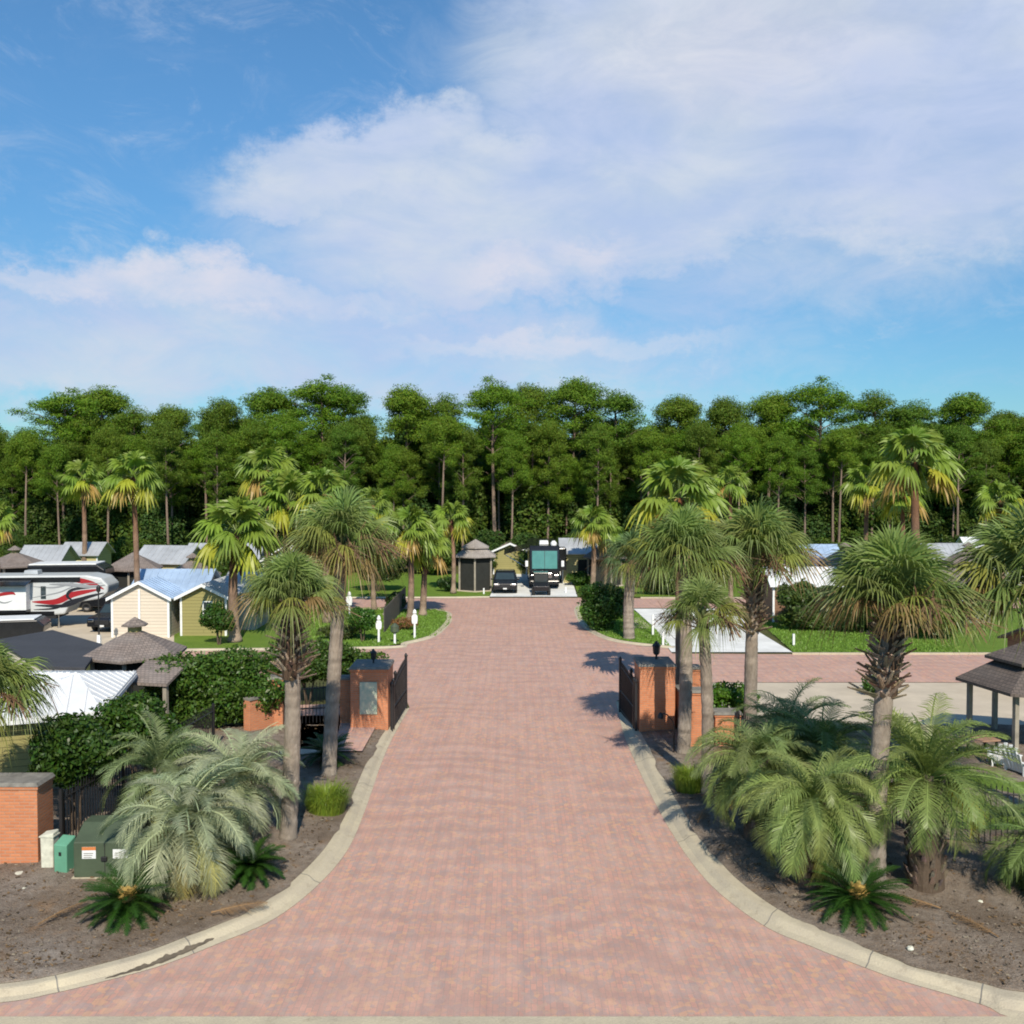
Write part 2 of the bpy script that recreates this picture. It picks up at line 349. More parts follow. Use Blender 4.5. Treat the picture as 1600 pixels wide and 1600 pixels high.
def grassm(name, c1, c2):
    m, t, p, o = newmat(name)
    a = mixc(t, tnoise(t, .8, 6, .7), c1, c2); a = mixc(t, M2(t, tnoise(t, 25, 4, .7), .6), a, [x * .5 for x in c1])
    t.links.new(a, p.inputs['Base Color']); p.inputs['Roughness'].default_value = .8; p.inputs['Specular IOR Level'].default_value = .15
    b = nd(t, 'ShaderNodeBump', {'Strength': .8, 'Distance': .05, 'Height': tnoise(t, 18, 5, .7)}); t.links.new(b.outputs[0], p.inputs['Normal'])
    return m
MT['grass'] = grassm('lawn', (.13, .235, .03), (.21, .31, .05)); MT['rough'] = grassm('rough_ground', (.07, .10, .025), (.17, .14, .07))

# ------------------------------------------------------------------ ground, roads, kerbs
def catmull(pts, k=8):
    p = np.array(pts, float); out = []
    q = np.vstack([2 * p[0] - p[1], p, 2 * p[-1] - p[-2]])
    for i in range(1, len(q) - 2):
        for j in range(k):
            t = j / k
            out.append(.5 * ((2 * q[i]) + (-q[i - 1] + q[i + 1]) * t + (2 * q[i - 1] - 5 * q[i] + 4 * q[i + 1] - q[i + 2]) * t * t + (-q[i - 1] + 3 * q[i] - 3 * q[i + 1] + q[i + 2]) * t ** 3))
    out.append(p[-1]); return np.array(out)
def gpz(pts): return [tuple(G(x, y, .13)[:2]) for x, y in pts]
def gp(pts): return [tuple(G(x, y)[:2]) for x, y in pts]
def sheet(name, xy, z, mat, kind='structure', th=0.0):
    b = MB(); n = len(xy)
    if th: b.prism([tuple(p) for p in xy], z - th, z)
    else: b.add([(x, y, z) for x, y in xy], [tuple(range(n))])
    o = b.build(name, mat); o['kind'] = kind
    me = o.data
    if me.polygons[0].normal.z < 0 and not th: me.flip_normals()
    return o
b = MB(); b.add([(-3000, -60, -.03), (3000, -60, -.03), (3000, 4000, -.03), (-3000, 4000, -.03)], [(0, 1, 2, 3)]); tag(b.build('ground', MT['rough']), kind='structure')

LI = catmull(gp([(-500, 1600), (-260, 1590), (0, 1567), (80, 1553), (165, 1533), (255, 1508), (340, 1475), (430, 1435), (500, 1380), (545, 1325), (572, 1262), (597, 1190), (615, 1150), (640, 1106)]), 7)
LO = catmull(gpz([(-500, 1572), (-260, 1562), (0, 1537), (75, 1526), (155, 1507), (240, 1483), (325, 1449), (410, 1410), (470, 1365), (517, 1312), (545, 1255), (575, 1187), (596, 1150), (629, 1106)]), 7)
RI = catmull(gp([(2050, 1625), (1850, 1612), (1600, 1593), (1540, 1572), (1475, 1552), (1400, 1530), (1320, 1500), (1265, 1478), (1194, 1447), (1120, 1392), (1075, 1340), (1040, 1285), (1012, 1232), (990, 1185), (974, 1145), (962, 1096)]), 7)
RO = catmull(gpz([(2050, 1580), (1850, 1570), (1600, 1550), (1545, 1539), (1480, 1523), (1410, 1501), (1335, 1472), (1280, 1449), (1215, 1420), (1150, 1372), (1108, 1325), (1072, 1275), (1043, 1225), (1020, 1178), (1001, 1144), (977, 1094)]), 7)
def curb(name, A, B, mat, zt=.13):
    n = len(A); prof = [(0, .006), (.3, .03), (.45, .085), (.56, zt - .01), (.66, zt), (1, zt), (1, -.02)]
    V = []
    for i in range(n):
        for u, z in prof: V.append((*(A[i] * (1 - u) + B[i] * u), z))
    m = len(prof); Fc = [(i * m + j, (i + 1) * m + j, (i + 1) * m + j + 1, i * m + j + 1) for i in range(n - 1) for j in range(m - 1)]
    bb = MB(); bb.add(V, Fc)
    for i in range(5, n - 2, 17):           # expansion joints: thin dark strips lying in the curb
        p, q = A[i] * .97 + B[i] * .03, B[i]; d = (A[i + 1] - A[i]); d = d / (np.linalg.norm(d) + 1e-9) * .012
        row = []
        for u, z in prof[:-1]:
            c = A[i] * (1 - u) + B[i] * u; row += [(c[0] - d[0], c[1] - d[1], z + .004), (c[0] + d[0], c[1] + d[1], z + .004)]
        bb.add(row, [(2 * k, 2 * k + 1, 2 * k + 3, 2 * k + 2) for k in range(len(row) // 2 - 1)], mi=1)
    o = bb.build(name, [mat, MT['cap']], smooth=False); o['kind'] = 'structure'; return o
curb('curb', LI, LO, MT['concrete']); curb('curb', RI, RO, MT['concrete'])
Y0 = G(800, 1588)[1]
def clipY(a): return [(x, max(y, Y0)) for x, y in a]
road = [tuple(p) for p in LI if p[1] > Y0]
iL = road[0]; iR = [tuple(p) for p in RI if p[1] > Y0][0]
back = gp([(632, 1085), (612, 1068), (590, 1062), (250, 1060), (250, 1017)]) + [tuple(p) for p in catmull(gp([(595, 1013), (640, 1005), (680, 994), (702, 976), (706, 965), (694, 955)]), 6)]
back += gp([(600, 952), (-300, 952), (-300, 936), (600, 936), (770, 934), (897, 934), (1150, 936), (1900, 936), (1900, 950), (985, 950)])
back += [tuple(p) for p in catmull(gp([(915, 943), (900, 949), (903, 968), (918, 985), (960, 1002), (1050, 1013)]), 6)] + gp([(1050, 1021), (1240, 1022), (2000, 1022), (2000, 1066), (1090, 1066), (1040, 1068), (1000, 1078), (974, 1090)])
road = road + back + [tuple(p) for p in RI if p[1] > Y0][::-1]
road += [(iR[0] + 8, Y0), (iL[0] - 8, Y0)]
sheet('brick_road', road, 0.0, MT['paver'])
b = MB(); b.box(-40, Y0 - .55, -.02, 40, Y0 - .008, .012); b.box(-40, Y0 - .9, -.02, 40, Y0 - .56, .16)
tag(b.build('concrete_kerb_strip', MT['concrete'], bevel=.02), kind='structure')
sheet('street', [(-60, -20), (60, -20), (60, Y0 - .92), (-60, Y0 - .92)], .004, MT['asphalt'])
# a dark run of washed-in dirt lying along the left gutter
def resample(A, n):
    d = np.r_[0, np.cumsum(np.linalg.norm(np.diff(A, axis=0), axis=1))]; t = np.linspace(0, d[-1], n); return np.stack([np.interp(t, d, A[:, 0]), np.interp(t, d, A[:, 1])], 1)
k0, k1 = [min(range(len(LI)), key=lambda i: np.linalg.norm(LI[i] - G(*q)[:2])) for q in ((165, 1534), (345, 1474))]
nn_ = 90; AA, BB = resample(LI[k0:k1 + 1], nn_), resample(LO[k0:k1 + 1], nn_); V = []
for i in range(nn_):
    t_ = i / (nn_ - 1); e_ = math.sin(math.pi * t_) ** .6; c_ = .12 + .22 * t_ + .015 * math.sin(i * .7); w_ = .17 * e_ * (.85 + .2 * math.sin(i * .31) + .1 * math.sin(i * 1.1)) + .004; a_, b_ = AA[i], BB[i]
    for u in (c_ - w_ * .6, c_, c_ + w_): u = max(.0, u); V.append((*(a_ * (1 - u) + b_ * u), float(np.interp(u, [0, .3, .45, .56], [.006, .03, .085, .12])) + .007))
b = MB(); b.add(V, [(i * 3 + j, i * 3 + j + 1, i * 3 + j + 4, i * 3 + j + 3) for i in range(nn_ - 1) for j in range(2)]); o = b.build('gutter_dirt', MT['damp']); o['kind'] = 'structure'
# far kerbs round the islands
def thinline(name, pts, wdt=.35, z=.09, k=6):
    A = catmull(gp(pts), k); d = np.gradient(A, axis=0); d /= np.linalg.norm(d, axis=1, keepdims=True) + 1e-9
    nrm = np.stack([-d[:, 1], d[:, 0]], 1); curb(name, A, A + nrm * wdt, MT['concrete'], z)
thinline('curb', [(250, 1018), (595, 1014), (640, 1006), (680, 995), (702, 976), (706, 965), (694, 955), (600, 952), (-100, 951)])
thinline('curb', [(985, 950), (915, 944), (898, 950), (902, 968), (918, 986), (960, 1003), (1050, 1014)][::-1][::-1])
thinline('curb', [(1235, 1021), (1350, 1021), (1900, 1021)][::-1])
thinline('curb', [(1000, 934), (1900, 935)][::-1]); thinline('curb', [(765, 934), (600, 935), (-300, 935)][::-1])
sheet('lawn', gp([(272, 951), (600, 951), (693, 954), (705, 965), (701, 976), (680, 994), (640, 1004), (595, 1012), (272, 1016)]), .03, MT['grass'])
sheet('lawn', gp([(985, 951), (915, 945), (900, 951), (904, 967), (919, 984), (961, 1001), (1049, 1012), (1022, 982), (995, 958)]), .03, MT['grass'])
sheet('lawn', gp([(-200, 934), (764, 933), (775, 905), (700, 895), (-100, 895)]), .03, MT['grass'])
sheet('lawn', gp([(905, 933), (1900, 933), (1800, 895), (890, 895)]), .03, MT['grass'])
sheet('lawn', gp([(1240, 1020), (1900, 1020), (1900, 952), (1165, 952)]), .03, MT['grass'])
sheet('driveway', gp([(765, 933), (902, 933), (885, 880), (790, 880)]), .04, MT['pad'])
sheet('driveway', gp([(1049, 1020), (1022, 981), (990, 952), (1140, 952), (1180, 985), (1238, 1020)]), .04, MT['pad'])
sheet('patio', gp([(1020, 983), (1000, 966), (975, 966), (985, 983)]), .05, MT['beige'])
sheet('beige_forecourt', gp([(1095, 1067), (2000, 1067), (2100, 1190), (1150, 1190), (1120, 1140)]), .01, MT['beige'])
sheet('paver_court', gp([(60, 1016), (272, 1016), (272, 950), (-200, 950), (-300, 984), (60, 985)]), .012, MT['beige'])
sheet('parking_pad', gp([(-200, 1060), (130, 1050), (152, 1017), (-60, 1017)]), .02, MT['beige'])
sheet('gate_apron', gp([(540, 1185), (566, 1185), (586, 1148), (612, 1112), (560, 1108), (440, 1112), (440, 1180)]), .245, MT['paver'])
b = MB()
for X0, X1, Ys in ((-1.6, 4.6, (74.5, 78, 81.5)), (6.5, 13.5, (51.5, 55, 58.5))):
    for yy in Ys: b.box(X0 + .3, yy - .02, .038, X1 - .3 if Ys[0] > 60 else X1 - 2.2, yy + .02, .046)
for xx, y0_, y1_ in ((1.5, 73.5, 86), (9.3, 51, 62)): b.box(xx - .02, y0_, .038, xx + .02, y1_, .0465)
o = b.build('driveway_joint', MT['cap']); o['kind'] = 'structure'
def blades(label, poly, n, h, seed):
    rr = np.random.default_rng(seed); pl_ = np.array(poly); lo, hi = pl_.min(0), pl_.max(0); q = rr.uniform(lo, hi, (n * 4, 2)); x, y = q[:, 0], q[:, 1]; ins_ = np.zeros(len(q), bool); j = len(pl_) - 1
    for i in range(len(pl_)):
        a_, c_ = pl_[i], pl_[j]; den = (c_[1] - a_[1]) if abs(c_[1] - a_[1]) > 1e-9 else 1e-9
        ins_ ^= ((a_[1] > y) != (c_[1] > y)) & (x < (c_[0] - a_[0]) * (y - a_[1]) / den + a_[0]); j = i
    q = q[ins_][:n]; k = len(q); an = rr.random(k) * 6.28; w_ = .02 + .02 * rr.random(k); hh = h * rr.uniform(.4, 1.2, k); d = np.stack([np.cos(an) * w_, np.sin(an) * w_], 1); l = rr.normal(0, .3, (k, 2)) * hh[:, None]
    V = np.stack([np.c_[q - d, np.full(k, .03)], np.c_[q + d, np.full(k, .03)], np.c_[q + d * .3 + l, .03 + hh], np.c_[q - d * .3 + l, .03 + hh]], 1).reshape(-1, 3)
    C = np.repeat(np.array([.17, .29, .05]) * rr.uniform(.6, 1.35, (k, 1)), 4, 0); m_ = MB(); m_.add(V, np.arange(4 * k).reshape(-1, 4), C); tag(m_.build('grass', MT['leaf'], uv=False), label, 'grass', kind='stuff')
blades('short bright green grass growing on the left island', gp([(440, 951), (600, 951), (693, 954), (705, 965), (701, 976), (680, 994), (640, 1004), (595, 1012), (440, 1014)]), 26000, .09, 5)
blades('short bright green grass growing on the right island round the big bush', gp([(985, 951), (915, 945), (900, 951), (904, 967), (919, 984), (961, 1001), (1049, 1012), (1022, 982), (995, 958)]), 12000, .09, 6)
blades('short green grass growing beside the right driveway', gp([(1240, 1020), (1500, 1020), (1500, 960), (1170, 960)]), 20000, .10, 7)
# planting beds: soft mounds between kerb and wall
def bed(name, Ocurve, side, Xfar, ymax):
    pts = [p for p in Ocurve if p[1] < ymax]; V = []; m = 70; rr = np.random.default_rng(3)
    for p in pts:
        x0 = p[0] - side * max(0, .085 * (math.sin(p[1] * 1.1 + side) + math.sin(p[1] * 3.7 + 1) * .5 + math.sin(p[1] * 9.3) * .35 + rr.random() * .7 - .35))
        for j in range(m + 1):
            u = (j / m) ** 1.6; x = x0 * (1 - u) + Xfar * u; d = abs(x - p[0])
            z = .136 + .10 * (1 - math.exp(-d / 1.2)) * (1 + .5 * math.sin(x * 1.3 + p[1] * .7) * math.sin(p[1] * .9 + 1)) + (.03 * rr.random() if j else 0)
            V.append((x, p[1], z))
    n = len(pts); Fc = [(i * (m + 1) + j, i * (m + 1) + j + 1, (i + 1) * (m + 1) + j + 1, (i + 1) * (m + 1) + j) for i in range(n - 1) for j in range(m)]
    bb = MB(); bb.add(V, Fc); o = bb.build(name, MT['soil'], smooth=True); o['kind'] = 'structure'
    if o.data.polygons[0].normal.z < 0: o.data.flip_normals()
    # leaf litter
    q = MB(); k = 4200; X = np.empty(k); Y = np.empty(k)
    idx = rr.integers(0, len(pts), k); pp = np.array(pts)
    Y = pp[idx, 1] + rr.random(k) * .6; X = pp[idx, 0] + side * (.15 + rr.random(k) ** 1.5 * 9)
    for i in range(k):
        a = rr.random() * 6.28; l = .012 + .04 * rr.random() ** 2; wd = l * rr.uniform(.15, .5); z = .235 + .03 * rr.random()
        c, s = math.cos(a), math.sin(a)
        cc = [(.30, .20, .11), (.10, .07, .04), (.36, .31, .24), (.2, .13, .07)][rr.integers(4)]
        z = .136 + .10 * (1 - math.exp(-abs(X[i] - pp[idx[i], 0]) / 1.2)) * (1 + .5 * math.sin(X[i] * 1.3 + Y[i] * .7) * math.sin(Y[i] * .9 + 1)) + .035
        q.add([(X[i] - l * c - wd * s, Y[i] - l * s + wd * c, z), (X[i] - l * c + wd * s, Y[i] - l * s - wd * c, z + .01), (X[i] + l * c + wd * s, Y[i] + l * s - wd * c, z + .02), (X[i] + l * c - wd * s, Y[i] + l * s + wd * c, z)], [(0, 1, 2, 3)], cc)
    tag(q.build('leaf_litter', MT['bark'], uv=False), 'scattered dry leaves and twigs on the %s bed beside the brick drive' % ('left' if side < 0 else 'right'), 'leaf litter', kind='stuff')
bed('planting_bed', LO, -1, -34, 34.2); bed('planting_bed', RO, 1, 34, 34.2)

# ------------------------------------------------------------------ vegetation generators
def rotz(V, a):
    c, s = math.cos(a), math.sin(a); return np.stack([V[:, 0] * c - V[:, 1] * s, V[:, 0] * s + V[:, 1] * c, V[:, 2]], 1)
def roty(V, a):   # +a raises +x towards +z
    c, s = math.cos(a), math.sin(a); return np.stack([V[:, 0] * c - V[:, 2] * s, V[:, 1], V[:, 0] * s + V[:, 2] * c], 1)
def rotx(V, a):
    c, s = math.cos(a), math.sin(a); return np.stack([V[:, 0], V[:, 1] * c - V[:, 2] * s, V[:, 1] * s + V[:, 2] * c], 1)
def jit(c, r, a=.2): return np.clip(np.array(c) * (1 + a * (r.random(3) * .5 + r.random() - .75)), 0, 1)

def fan_leaf(mb, r, az_, el_, lp, ls, col, nseg=26, spread=125, wd=.05, droop=.5, org=(0, 0, 0), costa=.35, curl=.25, rows=4, bendp=2.0):
    """one palmate leaf: a stalk, then narrow folded segments radiating from its end, tips hanging"""
    angs = np.radians(np.linspace(-spread, spread, nseg)) + r.normal(0, .03, nseg)
    ts = np.linspace(0, 1, rows)
    V = []; seg = []
    for k, a in enumerate(angs):
        l = ls * (1 - .35 * (abs(a) / math.radians(spread)) ** 2) * r.uniform(.85, 1.08)
        d = np.array([math.cos(a), math.sin(a), 0]); nn = np.array([-math.sin(a), math.cos(a), 0])
        base = np.array([lp + costa * ls * max(0, math.cos(a)) * .4, 0, 0])
        wk = wd * r.uniform(.8, 1.2); fold = .55 * (1 if k % 2 else -1)
        for i, t in enumerate(ts):
            wi = wk * [(.35 + 1.6 * t) if t < .4 else (1.0 * (1 - t) / .6 + .04)][0]
            p = base + d * l * t
            V.append(p + nn * wi + np.array([0, 0, fold * wi])); V.append(p - nn * wi - np.array([0, 0, fold * wi])); seg.append((t * l)); seg.append(t * l)
    V = np.array(V); seg = np.array(seg)
    V[:, 2] -= curl * np.abs(V[:, 1]) ** 1.5 / max(ls, .1) ** .5         # blade arches either side of its rib
    V = rotx(V, r.uniform(-.5, .5)); V = roty(V, el_); V = rotz(V, az_)
    V[:, 2] -= droop * ls * (seg / ls) ** bendp * r.uniform(.8, 1.25) * 1.15
    if droop > .9: V[:, 0:2] *= 1 - .10 * (seg[:, None] / ls) ** 2
    # leaf stalk sag
    Fc = []
    for k in range(nseg):
        for i in range(rows - 1):
            q = (k * rows + i) * 2; Fc.append((q, q + 1, q + 3, q + 2))
    C = np.tile(col, (len(V), 1)); tip = (seg / ls)[:, None]; C = C * (1 - .15 * tip) + np.array([.35, .34, .12]) * .10 * tip ** 3 * (col[1] > .05)
    mb.add(V + np.array(org), np.array(Fc), C)
    pv = roty(np.array([(0, .025, 0), (0, -.025, 0), (lp + .15 * ls, -.012, 0), (lp + .15 * ls, .012, 0), (0, 0, .03), (lp, 0, .02)]), el_); pv = rotz(pv, az_)
    mb.add(pv + np.array(org), [(0, 4, 5, 3), (1, 2, 5, 4), (0, 3, 2, 1)], np.array(col) * .8 + .05)
    return mb

def trunk_pts(h, lean, r, bend=.25):
    n = 12; z = np.linspace(0, h, n); u = z / h; ph = r.random() * 6.28
    x = lean[0] * (u ** 1.3) + bend * np.sin(u * math.pi) * math.cos(ph) * .4; y = lean[1] * u + bend * np.sin(u * math.pi) * math.sin(ph) * .4
    return np.stack([x, y, z], 1)

def ringed_trunk(mb, pts, rad, r, cols, n=14, rings=5):
    """rings per segment with a slight step, so leaf scars show"""
    out = []; rr = []; m = len(pts)
    for i in range(m - 1):
        for j in range(rings):
            t = j / rings; out.append(pts[i] * (1 - t) + pts[i + 1] * t); rr.append((rad[i] * (1 - t) + rad[i + 1] * t) * r.uniform(.95, 1.04))
    out.append(pts[-1]); rr.append(rad[-1]); k = mb.n; mb.tube(out, rr, n)
    u = np.repeat(np.linspace(0, 1, len(out)), n)[:, None]; f = r.uniform(.75, 1.15, (len(out), 1)).repeat(n, 0) * r.uniform(.85, 1.1, (len(u), 1))
    lo, hi = np.array(cols[0]), np.array(cols[1]); mb.C[-1] = np.clip((lo * (1 - u) + hi * u) * f, 0, 1); return mb

def sabal(name, label, base, h, rc, seed, lean=(0, 0), boots=.9, n=58, trunkr=.2, col=(.18, .235, .07), brown=.25, group='cabbage palms lining the drive', droop=1.0, span=98):
    r = np.random.default_rng(seed); t = thing(name, label, 'palm tree', base, 0, group)
    pts = trunk_pts(h, lean, r); top = pts[-1]
    rad = np.linspace(trunkr * 1.08, trunkr * .92, len(pts)); rad[0] *= 1.1
    ringed_trunk(MB(), pts, rad, r, ((.40, .35, .30), (.42, .34, .27))).build('trunk', MT['bark'], t, smooth=True, uv=False)
    if boots:
        b = MB(); nb = int(95 * boots)
        for i in range(nb):
            u = i / nb; z = h - boots * (1 - u) - .1; a = i * 2.4 + r.normal(0, .2); ln = r.uniform(.28, .6) * (1.15 - .5 * u)
            k = int(np.clip(z / h * 11, 0, 10)); q = pts[k] + (pts[k + 1] - pts[k]) * (z / h * 11 - k)
            V = np.array([(0, .07, 0), (0, -.07, 0), (ln, -.025, 0), (ln, .025, 0), (0, 0, -.05), (ln, 0, -.03)]); V[:, 0] += trunkr * .8
            V = roty(V, r.uniform(.25, .95)); V = rotz(V, a)
            V[:, 0] += 0; b.add(V + q, [(0, 1, 2, 3), (0, 3, 5, 4), (1, 4, 5, 2), (2, 5, 3)], jit(((.50, .38, .26), (.30, .20, .14), (.58, .47, .34))[r.integers(3)], r, .3))
        b.tube([pts[0] + (top - pts[0]) * (1 - boots / h), top - np.array([0, 0, .35]), top], [trunkr, trunkr * 1.25, trunkr * .8], 12, (.12, .08, .055))
        b.build('leaf_boots', MT['bark'], t, uv=False)
    m = MB(); lp, ls = rc * .5, rc * .52
    for i in range(n):
        u = (i + .5) / n; el_ = R(88 - span * u ** 1.2) + r.normal(0, .1); a = i * 2.39996 + r.normal(0, .2)
        c = jit(col, r, .35)
        if u > .85 and r.random() < brown: c = jit((.26, .18, .08), r, .2)
        elif u > .6 and r.random() < .3: c = jit((.24, .26, .06), r, .2)
        elif u < .35: c = c * np.array([1.15, 1.2, 1.2])
        fan_leaf(m, r, a, el_, lp * r.uniform(.7, 1.1), ls * r.uniform(.7, 1.25), c, 34, 112, .019 * max(.75, rc / 1.6), droop * (.35 + .45 * u), top, curl=.5, rows=5, bendp=2.6)
    m.build('crown', MT['leaf'], t, uv=False)
    if brown:
        m = MB()
        for i in range(int(9 * brown * 3)):    # spent flower stalks: hair-thin branching sprays
            a = r.random() * 6.28; L0 = rc * r.uniform(.85, 1.1); el0 = r.uniform(.25, .7); c = jit((.23, .15, .085), r, .3)
            for k in range(34):
                s0 = r.uniform(.35, 1); p0 = np.array([L0 * s0 * math.cos(el0), 0, L0 * s0 * math.sin(el0) - 1.0 * (L0 * s0) ** 2 / (2.2 * rc)])
                dv = r.normal(0, .13 * rc, 3) + np.array([.10 * rc, 0, -.10 * rc]); p1 = p0 + dv; ww = np.array([.008, .012, .004])
                V = rotz(np.array([p0 - ww, p0 + ww, p1 + ww, p1 - ww]), a); m.add(V + top, [(0, 1, 2, 3)], c)
        m.build('flower_stalks', MT['bark'], t, uv=False)
    return t

def washy(h, rc, seed, n=26, trunkr=.16, shag=0.5, yellow=.5, rich=(.20, .29, .045), nseg=20):
    """thin fan palm: parts only, parented to a fresh Empty"""
    r = np.random.default_rng(seed); t = thing('fan_palm', 'x', 'palm tree')
    pts = trunk_pts(h, (r.normal(0, .15), r.normal(0, .15)), r, .3); top = pts[-1]
    rad = np.linspace(trunkr * 1.15, trunkr * .7, len(pts)); rad[0] *= 1.4
    ringed_trunk(MB(), pts, rad, r, ((.40, .32, .25), (.24, .10, .05)), 10, 3).build('trunk', MT['bark'], t, smooth=True, uv=False)
    m = MB()
    for i in range(n):
        u = (i + .5) / n; el_ = R(82 - 120 * u) + r.normal(0, .12); a = i * 2.39996 + r.normal(0, .25)
        c = jit(rich, r, .3)
        if u > .72 and r.random() < yellow: c = jit((.36, .38, .04), r, .2)
        if u > .85 and r.random() < yellow * .5: c = jit((.42, .28, .08), r, .2)
        fan_leaf(m, r, a, el_, rc * .52, rc * .52, c, nseg, 120, .05 * max(rc, 1), .35 + .45 * u, top, curl=.45, rows=4)
    m.build('crown', MT['leaf'], t, uv=False)
    if shag:
        m = MB()
        for i in range(int(70 * shag)):
            a = r.random() * 6.28; z0 = -r.random() * shag * 1.6; ln = r.uniform(.25, .5); rr = trunkr * .9
            V = np.array([(rr, -.06, z0), (rr, .06, z0), (rr + .12, .05, z0 - ln), (rr + .12, -.05, z0 - ln)]); m.add(rotz(V, a) + top, [(0, 1, 2, 3)], jit((.11, .07, .045), r, .4))
        m.build('dead_skirt', MT['bark'], t, uv=False)
    return t

def feather(mb, r, az_, el_, L_, col, bend=1.6, nl=42, ll=.42, wd=.016, vee=.55, org=(0, 0, 0), stem=.2, rcol=None, twist=.3, sag=.25):
    """one pinnate leaf: an arching rib with two rows of leaflets"""
    n = nl; s = np.linspace(0, 1, n + 1); e = el_ - bend * s ** 1.4
    dx = np.cos(e) * L_ / n; dz = np.sin(e) * L_ / n
    X = np.concatenate([[0], np.cumsum(dx)[:-1]]); Z = np.concatenate([[0], np.cumsum(dz)[:-1]])
    V = []; Fc = []; C = []; k = 0
    tw = r.uniform(-twist, twist)
    for i in range(int(stem * n), n + 1):
        u = (s[i] - stem) / (1 - stem); tx, tz = math.cos(e[i]), math.sin(e[i]); nx, nz = -tz, tx
        l = ll * (math.sin(math.pi * (u * .82 + .16)) ** .6) * r.uniform(.85, 1.15); fw = .55 + .6 * u
        for sd in (-1, 1):
            d = np.array([tx * fw + nx * vee, sd * 1.0, tz * fw + nz * vee]); d /= np.linalg.norm(d); d += r.normal(0, .06, 3)
            p = np.array([X[i], 0, Z[i]]); w_ = np.array([tx, 0, tz]) * wd
            p1 = p + d * l * .55; p2 = p + d * l; p1[2] -= sag * l * .25; p2[2] -= sag * l
            V += [p - w_, p + w_, p1 + w_ * .9, p1 - w_ * .9, p2 + w_ * .15, p2 - w_ * .15]; Fc += [(k, k + 1, k + 2, k + 3), (k + 3, k + 2, k + 4, k + 5)]; k += 6
            cc = np.array(col) * r.uniform(.82, 1.18); C += [cc] * 6
    V = rotx(np.array(V), tw); mb.add(rotz(V, az_) + np.array(org), np.array(Fc), np.array(C))
    rp = np.stack([X, np.zeros(n + 1), Z], 1)[::max(1, n // 8)]; m = len(rp)
    mb.tube(rotz(rp, az_) + np.array(org), np.linspace(.028, .008, m) * (L_ / 1.8), 4, rcol if rcol is not None else np.clip(np.array(col) * 1.3, 0, 1), caps=False)

def jelly(name, label, base, h, L_, seed, n=34, col=(.13, .18, .10), col2=(.24, .25, .06), trunkr=.26, ll=.42, bend=(1.2, 2.3), group=None, emin=-42, cat='palm'):
    r = np.random.default_rng(seed); t = thing(name, label, cat, base, 0, group)
    top = np.array([0, 0, h]); pts = np.array([(0, 0, 0), (0, 0, h * .5), (0, 0, h)]); b = MB()
    b.tube(pts, [trunkr * 1.15, trunkr, trunkr * .75], 12, (.16, .12, .09))
    for i in range(int(70 * max(h, .4))):
        z = r.random() * h; a = r.random() * 6.28; V = np.array([(trunkr * .95, -.06, 0), (trunkr * .95, .06, 0), (trunkr * 1.35, .03, .3), (trunkr * 1.35, -.03, .3), (trunkr * .9, 0, .2)])
        b.add(rotz(V, a) + np.array([0, 0, z]), [(0, 1, 2, 3), (0, 3, 4), (1, 4, 2)], jit((.28, .22, .17), r, .5))
    b.build('trunk', MT['bark'], t, uv=False)
    m = MB()
    for i in range(n):
        u = (i + .5) / n; el_ = R(85 + (emin - 85) * u) + r.normal(0, .12); a = i * 2.39996 + r.normal(0, .25)
        c = jit(col, r, .25) * 1.0; L1 = L_ * r.uniform(.85, 1.1) * (.8 + .2 * math.sin(math.pi * min(1, u + .25)))
        if u > .78 and r.random() < .35: c = jit(col2, r, .25)
        feather(m, r, a, el_, L1, c, bend[0] + (bend[1] - bend[0]) * r.random() * (1 - .3 * u), 64, ll * r.uniform(.9, 1.2), .0105, r.uniform(.25, .75), top, .14, sag=.42)
    m.build('crown', MT['leaf'], t, uv=False); return t

def sago(label, base, L_, seed, n=40, cone=False, group='sago palms in the beds', col=(.028, .075, .012)):
    r = np.random.default_rng(seed); t = thing('sago_palm', label, 'sago palm', base, 0, group)
    b = MB(); b.lathe([(.16, 0), (.19, .12), (.17, .25), (.05, .32)], 12, col=(.09, .06, .04)); b.build('trunk', MT['bark'], t, uv=False)
    m = MB()
    for i in range(n):
        u = (i + .5) / n; el_ = R(58 - 72 * u) + r.normal(0, .06); a = i * 2.39996
        feather(m, r, a, el_, L_ * r.uniform(.9, 1.08), jit(col, r, .3), .75, 52, .17, .008, .35, (0, 0, .28), .1, sag=.12)
    m.build('crown', MT['leaf'], t, uv=False)
    if cone:
        b = MB(); b.lathe([(.05, .28), (.17, .33), (.2, .43), (.15, .53), (.05, .58)], 16)
        b.C[-1] = np.clip(np.array([(.62, .42, .13)]) * r.uniform(.6, 1.2, (len(b.V[-1]), 1)), 0, 1)
        for i in range(120):
            a = r.random() * 6.28; z = r.uniform(.33, .57); q = .2 * math.sin(math.pi * (z - .25) / .38) + .01; b.add(rotz(np.array([(q, -.02, z), (q, .02, z), (q + .05, 0, z + .04)]), a), [(0, 1, 2)], jit((.60, .40, .14), r, .3))
        b.build('cone', MT['bark'], t, uv=False)
    return t

